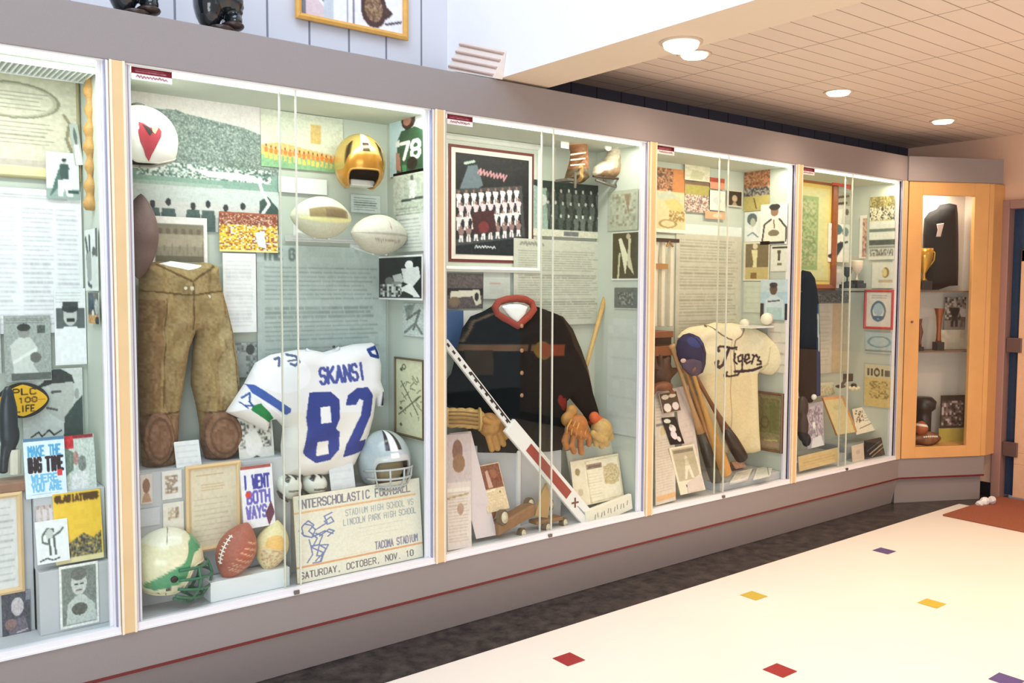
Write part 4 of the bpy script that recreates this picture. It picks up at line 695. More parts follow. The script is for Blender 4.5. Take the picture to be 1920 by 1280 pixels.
pic('photograph', 'faded print of a leaping white-clad player under the number 78 photograph', 'photograph', (738, 326), (796, 405), cv, 'X', SX, 1)
pic('typed_page', 'pale typed page on the side wall behind the off-white football', 'paper', (745, 405), (796, 470), doc(34, 44, (218, 220, 210), 9, (150, 152, 146)), 'X', SX, 2)
cv = CV(80, 84, (240, 240, 234)).rect(.04, .05, .97, .95, (26, 34, 30)).ell(.72, .22, .09, .10, (236, 236, 230)).poly([(.55, .3), (.92, .26), (.96, .5), (.8, .7), (.6, .6)], (220, 222, 216)).poly([(.35, .45), (.55, .4), (.6, .6), (.4, .62)], (206, 208, 200)).ell(.28, .58, .10, .10, (120, 124, 116)).ell(.45, .66, .12, .08, (150, 152, 146)).poly([(.5, .75), (.75, .62), (.95, .93), (.7, .93)], (232, 232, 226)).speck(.08, .66, .55, .93, [(200, 200, 194), (40, 44, 40), (120, 124, 118), (232, 232, 228)], 5).poly([(.5, .93), (.6, .80), (.8, .9), (.8, .95)], (30, 34, 32))
r_ = pic('photograph', 'white bordered dark football tackle photograph at the right of the text panel', 'photograph', (708, 481), (793, 563), cv, 'X', 1.895, 0)
cv = CV(30, 50, (200, 210, 202)).poly([(.1, .1), (.6, .0), (.4, .4), (.2, .5)], (140, 150, 142)).line([(.2, .5), (.8, .2), (.5, .8)], 1.6, (110, 116, 110)).line([(.1, .9), (.6, .6), (.9, .9)], 1.5, (120, 126, 120)).noise(.06, 2)
pic('photograph', 'pale scratchy photograph on the side wall above the yellow framed sketch', 'photograph', (756, 568), (796, 632), cv, 'X', SX, 1)
cv = CV(54, 110, (226, 224, 186)).ring(.3, .10, .06, .03, (110, 104, 84), 1).ell(.2, .14, .05, .025, (90, 86, 66)).ell(.18, .66, .06, .02, (90, 86, 66)).ell(.18, .88, .05, .02, (90, 86, 66))
for k in range(26): x, y = .2+.7*rng.rand(), .2+.55*rng.rand(); cv.line([(x, y), (x+rng.uniform(-.2, .2), y+rng.uniform(-.08, .08))], .7, (130, 128, 96))
cv.line([(.1, .75), (.9, .45)], 1.0, (110, 106, 80)).line([(.2, .3), (.8, .7)], 1., (120, 116, 88)); framed('framed_sketch', 'yellowed sketch in a thin brown frame on the side wall right of the jersey', 'picture', (742, 668), (797, 826), cv, 'X', SX, 1, fw=.008, depth=.012, fmat=mat('thin_brown_frame', (96, 74, 44), .4))
# brown padded trousers
out = [(260.5, 494), (300, 490), (345, 500), (380, 491), (406, 497.5), (409.7, 530), (422, 573), (435, 627), (444, 691.5), (448, 724), (452, 760), (460, 792), (458, 821), (445.6, 846), (417, 862), (384.5, 860), (375.5, 832), (374, 799), (368, 763), (357.6, 720), (360, 665), (364, 622), (352, 655), (341, 727), (334, 770), (330.6, 835), (327, 867), (302, 880), (266, 878), (262, 799), (258, 655)]
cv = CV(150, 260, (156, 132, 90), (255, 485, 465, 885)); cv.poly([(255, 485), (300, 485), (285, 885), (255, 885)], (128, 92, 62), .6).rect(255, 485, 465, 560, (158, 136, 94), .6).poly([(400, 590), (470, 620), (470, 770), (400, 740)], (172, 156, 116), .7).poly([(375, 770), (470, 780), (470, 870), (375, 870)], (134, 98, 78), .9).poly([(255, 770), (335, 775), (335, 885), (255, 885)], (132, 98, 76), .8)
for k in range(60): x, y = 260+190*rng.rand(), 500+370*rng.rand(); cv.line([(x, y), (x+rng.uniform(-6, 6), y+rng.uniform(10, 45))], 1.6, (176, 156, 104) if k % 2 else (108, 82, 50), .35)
cv.line([(262, 545), (346, 553), (408, 545)], 1, (98, 76, 46)).line([(287, 497), (348, 528), (393, 499)], 1.4, (100, 78, 48)).line([(349, 530), (352, 615)], 1.2, (106, 84, 52)).line([(268, 775), (334, 768)], 1.2, (96, 70, 50)).line([(376, 770), (420, 765), (455, 782)], 1.2, (100, 74, 54)).line([(300, 560), (296, 760)], .8, (110, 84, 54)).line([(420, 560), (436, 740)], .8, (112, 90, 56)).ell(346, 540, 3, 4, (216, 206, 180)).noise(.045, 3)
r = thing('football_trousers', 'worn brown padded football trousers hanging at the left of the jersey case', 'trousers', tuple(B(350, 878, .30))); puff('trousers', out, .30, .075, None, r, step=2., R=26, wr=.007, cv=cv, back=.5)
for nm, cx, cy, rx, ry in (('knee_pad', 298, 822, 30, 50), ('knee_pad', 419, 816, 36, 44)):
    o_ = [(cx+rx*math.cos(t), cy+ry*math.sin(t)) for t in np.linspace(0, 2*math.pi, 28, endpoint=False)]; cvk = CV(40, 50, (134, 100, 78), (cx-rx, cy-ry, cx+rx, cy+ry)).noise(.05, 3).ring(cx, cy, rx*.7, ry*.75, (104, 76, 56), 1.); puff(nm, o_, .225, .018, None, r, step=2.5, R=22, cv=cvk)
puff('tissue_filling', [(284, 497), (320, 489), (394, 499), (372, 518), (348, 528), (310, 512)], .262, .012, (240, 242, 240), r, M_PRINT, R=10)
for q in (B(348, 540, .215), B(392, 556, .23)): G().lathe([(.006, 0), (.006, .002)], q, (0, -1, 0)).go('button', mat('button_bone', (220, 210, 186), .4), r)
stand_card((330, 831), (378, 874), .19, doc(26, 24, (230, 232, 232), 4, (200, 202, 204)), 'caption_card', 'small white caption card between the legs of the brown trousers', 'card')
cv = CV(30, 40, (150, 156, 152)).noise(.16, 3).ell(.7, .2, .2, .15, (80, 84, 82)).poly([(.1, .3), (.5, .25), (.5, .9), (.1, .95)], (180, 184, 180)); pic('photograph', 'grey photograph half hidden between the trousers and the white jersey', 'photograph', (440, 643), (482, 706), cv, lay=3)
cv = CV(44, 60, (226, 226, 216)).speck(.05, .08, .95, .55, [(226, 226, 216), (226, 226, 216), (70, 76, 72), (150, 154, 148), (226, 226, 216)], 3).poly([(.2, .3), (.5, .2), (.7, .5), (.4, .8), (.2, .6)], (240, 240, 234)).line([(.2, .8), (.5, .7), (.8, .9)], 1.2, (60, 64, 60)); stand_card((449, 786), (516, 882), .20, cv, 'photograph', 'cut-out action photograph of white uniformed players right of the trouser knee', 'photograph')
# white jersey 82
out = [(456.7, 720), (478, 680), (507, 664.6), (553.7, 655.6), (579, 655), (606, 660), (633, 652), (661.5, 645), (697.5, 642), (706.4, 656), (712, 684), (711, 713), (717, 730), (716, 762), (706, 762), (702, 745), (697, 781), (688, 815), (679, 835), (670, 852), (661, 871), (640, 884), (602, 890), (560, 892), (530, 889), (527, 860), (526, 835), (530, 800), (518, 786), (504, 787), (499, 808), (470, 794), (422.6, 772)]
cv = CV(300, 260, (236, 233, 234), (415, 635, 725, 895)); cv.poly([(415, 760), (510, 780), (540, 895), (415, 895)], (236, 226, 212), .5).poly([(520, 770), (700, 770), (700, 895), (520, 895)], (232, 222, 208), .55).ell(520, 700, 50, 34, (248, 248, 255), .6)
cv.poly([(457, 719), (468, 719), (534, 763), (533, 770), (526, 775), (463, 734)], (70, 96, 168)).poly([(464, 757), (478, 753), (506, 782), (502, 791), (494, 788), (460, 765)], (48, 128, 72)).line([(470, 741), (524, 781)], 1.4, (248, 248, 252)).line([(447, 744), (460, 734), (458, 750), (464, 758), (450, 757)], 1.6, (64, 88, 150)).line([(443, 752), (455, 762)], 1.2, (60, 84, 150))
cv.line([(508, 672), (516, 669), (512, 684)], 2.2, (86, 98, 130)).line([(532, 664), (545, 666), (549, 676), (541, 683), (534, 680)], 2.4, (86, 98, 140)).line([(530, 675), (549, 672)], 1.6, (90, 100, 130)).line([(680, 655), (695, 650), (700, 668), (684, 664), (680, 655)], 3.2, (40, 62, 130)).rect(708, 733, 712, 758, (40, 44, 60))
cv.text('SKANSI', 585, 689, 0, 0, (78, 88, 156), 2.6, ux=(85, -11), vx=(3, 29))
navy = (58, 70, 140); cv.poly([(566, 733), (575, 732), (609, 732), (625, 746), (624, 780), (616, 799), (624, 806), (622, 838), (606, 857), (578, 863), (560, 850), (555, 843), (565, 800), (562, 780)], navy).poly([(586, 760), (605, 758), (607, 788), (588, 790)], (240, 238, 240)).poly([(584, 825), (604, 822), (603, 846), (580, 851)], (238, 230, 222))
cv.poly([(637, 757), (640, 738), (654, 724), (675, 723), (686, 738), (683, 775), (660, 822), (676, 820), (675, 841), (631, 853), (634, 830), (664, 776), (667, 748), (660, 744), (655, 756)], navy)
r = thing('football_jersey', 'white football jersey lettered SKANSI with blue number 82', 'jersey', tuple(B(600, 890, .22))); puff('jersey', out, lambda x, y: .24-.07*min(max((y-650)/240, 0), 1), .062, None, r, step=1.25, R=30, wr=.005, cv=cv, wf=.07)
g = G(); g.tube([B(x, y, .215) for x, y in ((574, 655), (585, 662), (606, 665), (624, 660), (636, 652))], .007, 8); g.go('collar', mat('collar_white', (222, 226, 230), .8), r, smooth=True)
g = G(); g.sphere(B(626, 650, .21), .006); g.go('collar_stud', mat('bird_black', (60, 50, 46)), r)
# white and black shoulder pads
r = thing('shoulder_pads', 'pair of small white shoulder pads with black lacing below the jersey hem', 'shoulder pads', tuple(B(560, 930, .17))); pad = mat('pad_white', (232, 234, 222), .45, noise=.04)
for cx, cy in ((541, 912), (588, 909)):
    o_ = [(cx+23*math.cos(t)-2*math.sin(2*t), cy+24*math.sin(t)) for t in np.linspace(0, 2*math.pi, 30, endpoint=False)]; c0 = CV(50, 50, (232, 234, 222), (cx-25, cy-26, cx+25, cy+26)).poly([(cx-16, cy-14), (cx-6, cy-24), (cx-2, cy-20), (cx-10, cy-10)], (28, 28, 28)).poly([(cx+2, cy-24), (cx+14, cy-22), (cx+6, cy-15)], (28, 28, 28)).line([(cx-8, cy+5), (cx+14, cy+3)], 1.6, (110, 112, 96)).line([(cx-20, cy+10), (cx-8, cy+22), (cx+10, cy+23)], 1.6, (60, 56, 46)); puff('pad_cup', o_, .16, .05, None, r, M_SHELL, step=1.5, R=18, cv=c0)
G().tube([B(x, y, .14) for x, y in ((520, 920), (526, 932), (540, 940))], .004).tube([B(x, y, .13) for x, y in ((566, 890), (566, 930))], .004).go('lacing', mat('bird_black', (60, 50, 46)), r)
stand_card((622, 876), (668, 932), .10, doc(26, 30, (222, 226, 228), 4, (206, 210, 212)), 'caption_card', 'plain white caption card between the shoulder pads and silver helmet', 'card')
# silver helmet with facemask
cv = CV(361, 91, (178, 190, 194), (-180, 0, 180, 1)).rect(-9, 0, 9, .80, (246, 246, 248)).rect(-19, 0, -11, .78, (34, 30, 40)).rect(11, 0, 19, .78, (34, 30, 40)).rect(171, 0, 180, .8, (246, 246, 248)).rect(-180, 0, -171, .8, (246, 246, 248)).rect(-60, .9, 60, 1, (200, 204, 200)).rect(-8, .86, 8, .94, (240, 240, 236))
hc = B(719, 862, .15); r = thing('football_helmet', 'silver football helmet with black and white crown stripes and grey face mask', 'helmet', (hc[0], hc[1], .66)); at, Rm = helmet(r, hc, np.array([-.12, -.95, .14]), (0, .1, 1), 1.05, cv, rim=(190, 196, 196), inner=(120, 108, 84), brow=.50, side=.78, openw=50)
gm = mat('mask_grey', (176, 182, 178), .35); g = G()
for p_, k in ((.58, 1.12), (.66, 1.20), (.74, 1.22), (.80, 1.20)): g.tube([at(a_, p_, 1.0+(k-1)*math.cos(math.radians(a_*.95))) for a_ in range(-72, 73, 9)], .0042, 8)
for a_ in (-44, -15, 15, 44): g.tube([at(a_, p_, 1.0+(k-1)*math.cos(math.radians(a_*.95))) for p_, k in ((.57, 1.12), (.66, 1.20), (.74, 1.22), (.81, 1.20))], .0042, 8)
g.go('face_mask', gm, r, smooth=True); G().sphere(hc+np.array([0, -.03, -.02]), (.07, .06, .075)).go('lining', mat('helmet_lining', (150, 136, 104), .9), r, smooth=True)
# the big ticket sign
cv = CV(330, 220, (238, 232, 212)).text('INTERSCHOLASTIC FOOTBALL', .02, .055, .90, .095, (130, 128, 142), 1.7).rect(0, .185, .96, .205, (236, 190, 140)).text('STADIUM HIGH SCHOOL VS', .38, .25, .56, .07, (168, 176, 176), 1.).text('LINCOLN PARK HIGH SCHOOL', .36, .36, .60, .07, (160, 168, 172), 1.).lines(.48, .47, .86, .62, 3, (200, 200, 188)).text('TACOMA STADIUM', .60, .70, .36, .085, (140, 136, 158), 1.5).rect(0, .815, 1, .832, (226, 168, 120)).lines(.3, .78, .6, .80, 1, (226, 170, 130)).text('SATURDAY, OCTOBER, NOV. 10', .02, .885, .90, .07, (96, 92, 98), 1.1)
for q in ([(.03, .40), (.07, .33), (.12, .36), (.15, .42), (.12, .50), (.07, .47), (.03, .40)], [(.15, .46), (.20, .50), (.17, .60), (.11, .60), (.10, .52)], [(.18, .5), (.25, .44), (.29, .47), (.24, .52)], [(.22, .34), (.27, .30), (.29, .36), (.24, .38), (.22, .34)], [(.17, .6), (.22, .66), (.19, .74), (.15, .72), (.17, .62)], [(.19, .74), (.17, .80), (.12, .80)], [(.11, .60), (.12, .70), (.08, .78)], [(.05, .36), (.10, .30), (.14, .36), (.10, .42), (.16, .52), (.12, .62), (.20, .70), (.14, .78)], [(.15, .42), (.24, .36), (.22, .28), (.28, .25)], [(.12, .5), (.22, .45), (.28, .5)], [(.16, .6), (.24, .62), (.2, .72), (.18, .8)], [(.05, .36), (.06, .46), (.12, .5)]): cv.line(q, 1.6, (120, 132, 176))
TL, TR, BL = B(548, 931, .085), B(784, 905, .085), B(568, 1092, .055); TR[2] = TL[2]; BL = np.array([TL[0], .055, ZB+.02]); tag(sheet('ticket_sign', TL, TR, BL, cv, .008, edge=(226, 190, 140)), 'large cream ticket-shaped sign reading INTERSCHOLASTIC FOOTBALL at the case front', 'sign')
# green and cream helmet
cv = CV(361, 121, (232, 226, 188), (-180, 0, 180, 1)).rect(-180, 0, 180, .34, (240, 238, 214)).poly([(-5, .35), (-30, .50), (-75, .60), (-128, .78), (-135, .86), (-112, .88), (-60, .80), (-5, .72)], (84, 156, 108)).poly([(5, .35), (30, .50), (75, .60), (128, .78), (135, .86), (112, .88), (60, .80), (5, .72)], (84, 156, 108)).rect(-5, .35, 5, .72, (84, 156, 108)).ell(-86, .88, 6, .035, (90, 80, 70)).ell(-60, .93, 3, .02, (150, 120, 80)).ell(-120, .80, 3, .02, (160, 130, 100)).ell(-110, .95, 3, .02, (130, 130, 80)).noise(.02, 3)
hc = B(311, 1052, .12); r = thing('football_helmet', 'old cream helmet with a green band and green face mask on the case floor', 'helmet', (hc[0], hc[1], ZB+.018)); at, Rm = helmet(r, hc, np.array([.95, -.26, -.04]), (0.05, 0, 1), 1.0, cv, rim=(222, 214, 170), inner=(90, 80, 60), brow=.50, side=.82, back=.74, openw=52)
g = G(); gg = mat('mask_green', (58, 112, 80), .4)
for p_, k in ((.52, 1.12), (.60, 1.30), (.68, 1.42), (.76, 1.46), (.82, 1.40)): g.tube([at(a_, p_, 1.0+(k-1)*math.cos(math.radians(a_*.95))) for a_ in range(-72, 73, 9)], .0052, 8)
for a_ in (-40, 0, 40): g.tube([at(a_, p_, 1.0+(k-1)*math.cos(math.radians(a_*.95))) for p_, k in ((.52, 1.12), (.60, 1.30), (.68, 1.42), (.76, 1.46), (.83, 1.38))], .0052, 8)
g.go('face_mask', gg, r, smooth=True); G().lathe([(.012, 0), (.012, .006), (.008, .008)], at(-78, .60, .995), at(-78, .60, 1.)-hc).go('ear_hole', mat('bird_black', (60, 50, 46)), r)
# small cards and frame on the riser front
pic('trading_card', 'small card with a brown portrait at the left edge of the riser front', 'card', (262, 890), (286, 942), CV(24, 34, (226, 214, 206)).ell(.5, .4, .3, .25, (150, 110, 90)).poly([(.1, .95), (.3, .65), (.7, .65), (.9, .95)], (190, 150, 120)), val=.157)
pic('trading_card', 'upper of the two white picture cards pinned left of the wood framed certificate', 'card', (303, 884), (341, 932), CV(24, 34, (232, 228, 222)).speck(.2, .2, .8, .8, [(232, 228, 222), (140, 130, 120), (190, 160, 130)], 3), val=.157)
pic('trading_card', 'lower of the two white picture cards pinned left of the wood framed certificate', 'card', (305, 944), (345, 994), CV(24, 34, (234, 228, 216)).speck(.3, .2, .75, .6, [(234, 228, 216), (150, 130, 110), (200, 180, 150)], 3), val=.157)
pic('caption_card', 'blank grey card low on the riser front at the left', 'card', (262, 955), (300, 982), CV(10, 8, (206, 208, 212)), val=.157)
framed('framed_certificate', 'cream certificate in a light wood frame below the brown trousers', 'certificate', (346, 874), (452, 1020), CV(70, 90, (226, 214, 186)).lines(.15, .06, .8, .12, 1, (180, 140, 90)).lines(.25, .2, .75, .3, 3, (200, 160, 110)).lines(.08, .36, .9, .95, 9, (186, 178, 160)), val=.152, fw=.016, depth=.014, fmat=wood)
cv = CV(64, 90, (240, 238, 240)).rect(0, 0, .95, .04, (170, 90, 80)).text('I WENT', .06, .16, .84, .20, (70, 72, 160), 2.).text('BOTH', .14, .42, .76, .18, (110, 100, 190), 2.).text('WAYS', .10, .66, .66, .18, (120, 110, 190), 2.).ell(.2, .46, .09, .05, (220, 70, 60)).poly([(.7, .8), (.9, .6), (1, .8), (.8, 1)], (110, 60, 80)); stand_card((453, 878), (514, 982), .11, cv, 'book', 'white book reading I WENT BOTH WAYS beside the wood framed certificate', 'book', th=.014)
# footballs behind the white box at the front
cv = CV(181, 121, (170, 96, 76), (-180, -1, 180, 1)).noise(.03, 2)
for k, y in enumerate((-.6, -.42, -.22, 0., .2, .4)): cv.scrawl(-30+6*k, y, 0, 0, (222, 178, 140), .8, 3, ux=(60., .0), vx=(0., .12))
cv.a = cv.a; cB = B(443, 1032, .085); football('football', 'brown football with pale painted writing and white laces behind the white box', cB, (.40, -.05, .92), (0, -1, 0), .215, .070, cv, lace_dir=(-.85, -.45, .35))
cv = CV(181, 121, (234, 220, 166), (-180, -1, 180, 1)).ell(-10, .1, 40, .35, (236, 190, 110)).speck(-60, -.9, 40, -.1, [(230, 214, 170), (226, 206, 160), (200, 160, 120)], 5).noise(.03, 3); cB = B(510, 1022, .10); football('football', 'worn yellowed football propped right of the brown football', cB, (.28, .1, .95), (0, -1, 0), .19, .062, cv, laces=None)
p1, p2 = B(399, 1118, .03)[0], B(548, 1096, .03)[0]
tag(G().box(p1, p2, .052, .13, ZB+.018, .402).go('display_block', mat('white_block', (232, 236, 236), .6, noise=.01), bevel=.002), 'low white display block at the front of the jersey case', 'block')

# ================================================================== case with the black jacket
SX = XS[3]-.031; CX0 = XS[2]+.032
cv = CV(120, 150, (28, 36, 40)).noise(.02, 3).poly([(.02, .42), (.16, .12), (.28, .10), (.36, .30), (.10, .44)], (104, 120, 130)).poly([(.0, .50), (.3, .34), (.62, .30), (.4, .40), (0, .54)], (214, 190, 186)).line([(.12, .10), (.24, .07)], 2, (190, 210, 200))
cv.scrawl(.30, .12, 0, 0, (206, 150, 156), 1.1, 6, ux=(.40, .05), vx=(-.03, .08)).poly([(.0, .36), (.90, .27), (.95, .80), (0, .92)], (70, 74, 76)).poly([(.0, .40), (.86, .31), (.90, .75), (0, .86)], (38, 40, 42))
for rr_ in range(4):
    for k in range(9): cv.man(.04+.098*k+.03*(rr_ % 2), .37+.115*rr_-.011*k, .17, [(236, 230, 236), (226, 206, 214), (222, 222, 226), (150, 120, 120)][rr_], (150, 112, 96), (236, 232, 236), wide=1.0)
cv.poly([(.2, .58), (.5, .54), (.55, .76), (.24, .80)], (70, 40, 40)).ell(.37, .72, .07, .06, (120, 52, 52)).scrawl(.24, .90, .3, .04, (220, 226, 226), .8, 5)
framed('framed_team_poster', 'large dark framed team poster with white and dark red mats, left of the jacket case', 'picture', (824, 248), (1012, 512), cv, lay=0, fw=.026, depth=.022, fmat=mat('white_gloss_frame', (226, 230, 222), .3), mats=((.022, (206, 212, 200)), (.014, (118, 56, 54)), (.022, (240, 232, 222))))
cv = group(110, 84, 3, 9, (38, 54, 50), (84, 96, 92), (206, 212, 206), .12, .58, .34); cv.rect(0, 0, 1, .10, (34, 56, 54)).poly([(0, .1), (.17, .15), (.2, .9), (0, .95)], (150, 176, 168)).ell(.12, .35, .06, .1, (222, 228, 222)).rect(0, .88, 1, 1, (206, 208, 190)).rect(.42, .9, .62, .98, (110, 116, 120)).noise(.04, 2)
pic('team_photograph', 'dark green-toned group photograph of seated rows beneath the hanging boots', 'photograph', (1000, 336), (1131, 448), cv, lay=2)
cv = CV(100, 110, (196, 200, 186)).scrawl(.06, .03, .26, .05, (140, 144, 136), 1., 5).lines(.05, .12, .95, .97, 30, (132, 132, 122), .75, head=10)
pic('text_panel', 'grey typed text panel behind the right shoulder of the black jacket', 'sign', (963, 446), (1131, 606), cv, lay=3)
cv = CV(54, 50, (96, 88, 88)).noise(.06, 2).rect(0, .42, 1, .62, (40, 40, 38)).poly([(.1, .50), (.9, .46), (.96, .85), (.8, .92), (.7, .65), (.3, .68), (.2, .9), (.06, .86)], (226, 222, 206)).ell(.2, .8, .16, .14, (130, 112, 92)).ell(.82, .66, .06, .12, (50, 48, 44))
pic('photograph', 'black and white photograph directly below the framed team poster', 'photograph', (838, 512), (905, 578), cv, lay=2)
pic('caption_card', 'pale blank card right of the small photograph under the framed team poster', 'card', (906, 510), (956, 560), CV(16, 20, (198, 204, 196)).rect(.3, .4, .6, .44, (190, 150, 140)), lay=1)
tag(G().box(B(830, 600, .33)[0], B(867, 600, .33)[0], .32, .357, B(850, 652, .33)[2], B(850, 582, .33)[2]).go('blue_folder', mat('blue_cover', (58, 92, 142), .5), bevel=.002), 'blue folder standing against the back behind the left jacket shoulder', 'folder')
tag(G().box(B(868, 620, .34)[0], B(905, 600, .34)[0], .345, .357, B(880, 652, .34)[2], B(880, 582, .34)[2]).go('caption_card', card_m), 'pale card behind the left shoulder of the black jacket, right of the blue folder', 'card')
# old brown skate boot and white skate hung at the top
bm = mat('old_brown_leather', (122, 84, 56), .5, noise=.2, nscale=40, bump=.5); blm = mat('dull_steel', (130, 126, 116), .35, metal=.6); lc = mat('cream_lace', (230, 214, 186), .8)
s = mpp(1080, 300, .2); r = thing('leather_skate', 'brown leather boot skate hanging toe down, left of the white skate', 'skate', tuple(B(1082, 345, .2)))
cv = CV(60, 130, (140, 92, 56), (1052, 240, 1104, 352)).noise(.05, 3).poly([(1058, 318), (1104, 318), (1104, 350), (1058, 350)], (70, 62, 40), .8).rect(1072, 310, 1078, 346, (180, 140, 84)).rect(1064, 247, 1100, 266, (112, 64, 40), .7).rect(1064, 266, 1100, 272, (214, 170, 120))
puff('boot', [(1066, 250), (1082, 246), (1098, 249), (1099, 262), (1094, 272), (1096, 300), (1096, 320), (1098, 335), (1088, 344), (1076, 344), (1066, 338), (1058, 337), (1063, 320), (1069, 300), (1070, 284), (1064, 270)], .24, .06, None, r, M_LEATH, 1.2, R=12, wr=.003, cv=cv, wf=.5)
g = G(); g.tube([B(1070, 290, .17), B(1098, 286, .17)], .004).tube([B(1070, 300, .17), B(1097, 297, .17)], .004).tube([B(1070, 310, .16), B(1096, 308, .16)], .004); g.go('laces', lc, r, smooth=True)
g = G(); g.obox(B(1078, 352, .17), (0, .008, 0), (.0, .0, .075), (.010, 0, 0)).obox(B(1064, 338, .2), (.07, 0, 0), (0, .09, 0), (0, 0, .012)); g.go('blade', blm, r)
tag(G().box(*(lambda a, b: (a[0], b[0], .20, .203, b[2], a[2]))(B(1052, 262, .2), B(1067, 279, .2))).go('paper_tag', card_m), 'small white paper tag beside the top of the brown leather skate', 'tag')
wh = mat('worn_white_leather', (222, 208, 180), .5, noise=.16, nscale=22, bump=.4)
r = thing('leather_skate', 'worn white laced skate with a steel blade, hanging beside the brown boot skate', 'skate', tuple(B(1148, 350, .2)))
cv = CV(80, 80, (222, 208, 182), (1106, 266, 1174, 340)).noise(.04, 3).poly([(1150, 290), (1168, 290), (1172, 338), (1140, 338), (1146, 310)], (150, 134, 104), .8).poly([(1120, 318), (1150, 316), (1152, 332), (1118, 332)], (176, 128, 90), .7).ell(1125, 314, 12, 7, (238, 230, 212)).line([(1140, 284), (1130, 302)], 1, (150, 134, 110)).line([(1160, 284), (1168, 330)], 1.4, (90, 74, 50))
puff('boot', [(1111, 324), (1113, 313), (1122, 306), (1133, 299), (1139, 288), (1137, 277), (1146, 272), (1161, 275), (1166, 290), (1169, 312), (1170, 334), (1150, 333), (1128, 331), (1112, 330)], .235, .05, None, r, M_LEATH, 1.2, R=14, wr=.003, cv=cv, wf=.5)
g = G(); g.tube([B(1112, 330, .21), B(1130, 333, .20), B(1170, 336, .20)], .006, 6).go('sole', mat('dark_sole', (70, 50, 36), .6), r)
g = G(); b0, b1 = B(1117, 337, .215), B(1170, 354, .215); g.tube([b0, b0*.5+b1*.5+np.array([0, 0, -.004]), b1], .007, 6).tube([B(1133, 330, .215), B(1134, 342, .215)], .007).tube([B(1158, 334, .215), B(1156, 350, .215)], .007).go('blade', blm, r, smooth=True)
g = G(); g.sphere(B(1140, 276, .17), (.022, .012, .018)).sphere(B(1158, 272, .17), (.016, .010, .016)).sphere(B(1148, 268, .18), (.02, .014, .012)); g.go('bow_laces', mat('white_lace', (244, 240, 236), .8), r, smooth=True)
pic('photograph', 'dim greenish photograph on the side wall under the white skate', 'photograph', (1140, 360), (1196, 430), CV(44, 54, (178, 184, 164)).speck(.1, .1, .95, .9, [(178, 184, 164), (166, 172, 150), (150, 146, 124), (190, 192, 172)], 4).poly([(.55, .1), (.75, .1), (.7, .6)], (150, 132, 108)), 'X', SX, 1)
cv = CV(50, 74, (226, 232, 222)).rect(.05, .03, .97, .96, (78, 74, 52)).poly([(.25, .15), (.36, .12), (.62, .5), (.52, .9), (.42, .6)], (228, 226, 196)).poly([(.62, .15), (.72, .14), (.7, .5), (.85, .9), (.6, .7)], (206, 204, 172)).line([(.3, .45), (.25, .95)], 1.6, (200, 198, 160)).ell(.62, .10, .08, .06, (196, 180, 150))
pic('photograph', 'sepia photograph of two leaping figures on the side wall of the jacket case', 'photograph', (1148, 436), (1197, 525), cv, 'X', SX, 1)
cv = CV(40, 34, (196, 204, 198)).rect(.03, .06, .97, .94, (104, 112, 106)).speck(.2, .3, .8, .8, [(104, 112, 106), (150, 156, 150), (80, 88, 84)], 3); pic('photograph', 'small grey photograph on the side wall just right of the capped hockey stick', 'photograph', (1152, 537), (1196, 580), cv, 'X', SX, 1)
pic('typed_page', 'large blank-looking pale sheet low on the side wall of the jacket case', 'paper', (1140, 596), (1196, 820), doc(20, 60, (206, 212, 204), 5, (190, 196, 190)), 'X', SX, 1)
# black jacket
out = [(846, 700), (858, 650), (867, 615), (882, 593), (905, 584), (927, 571), (936, 590), (966, 606), (990, 596), (1000, 572), (1024, 581), (1052, 592), (1070, 615), (1085, 650), (1100, 692), (1108, 735), (1118, 767), (1124, 795), (1108, 806), (1092, 775), (1067, 745), (1060, 752), (1056, 800), (1050, 845), (1021, 849), (970, 852), (884, 850), (879, 813), (874, 790), (868, 798), (842, 800), (826, 770), (830, 720)]
cv = CV(160, 170, (14, 20, 23), (820, 560, 1130, 860)).rect(858, 646, 990, 656, (96, 74, 58)).rect(862, 656, 910, 700, (50, 42, 34)).line([(862, 640), (880, 602), (925, 583)], 1., (92, 76, 60)).poly([(1040, 585), (1064, 600), (1100, 692), (1088, 694), (1060, 640)], (52, 44, 38)).line([(1094, 690), (1122, 770)], 2, (110, 84, 62)).rect(976, 610, 979, 850, (16, 22, 24)).ell(1003, 655, 16, 17, (104, 82, 36)).ell(1006, 655, 12, 13, (122, 60, 36)).poly([(1000, 645), (1045, 645), (1045, 666), (1000, 664)], (116, 56, 38)).ell(1044, 755, 9, 12, (120, 40, 36)).ell(1036, 748, 6, 10, (120, 40, 36)).poly([(1108, 770), (1126, 790), (1110, 806), (1100, 790)], (190, 84, 50))  # brown band across the chest is a glass reflection painted on the cloth
r = thing('wool_jacket', 'black wool jacket with dark red collar and front buttons', 'jacket', tuple(B(975, 850, .26))); puff('jacket', out, lambda x, y: .27-.05*min(max((y-600)/250, 0), 1), .06, None, r, M_WOOL, step=1.6, R=30, wr=.006, cv=cv, wf=.09)
c0 = [(928, 576), (935, 566), (950, 561), (968, 559), (985, 561), (997, 568), (1001, 580), (992, 592), (978, 604), (970, 611), (960, 606), (944, 596), (932, 588)]
G().tube([B(x, y, .222+(.025 if y < 570 else 0)) for x, y in c0], .017, 10, True).go('collar', mat('red_wool', (150, 58, 42), .9, bump=.5), r, smooth=True)
puff('white_shirt', [(938, 574), (955, 570), (975, 570), (990, 575), (984, 590), (970, 606), (956, 596)], .225, .012, (240, 244, 244), r, R=8)
for k, y in enumerate((611, 657, 699, 741, 782)):
    G().lathe([(.010, 0), (.010, .003), (.005, .005)], B(978, y, .178), (0, -1, 0), seg=14).go('button', mat('amber_button', (170, 124, 96), .35), r, smooth=True)
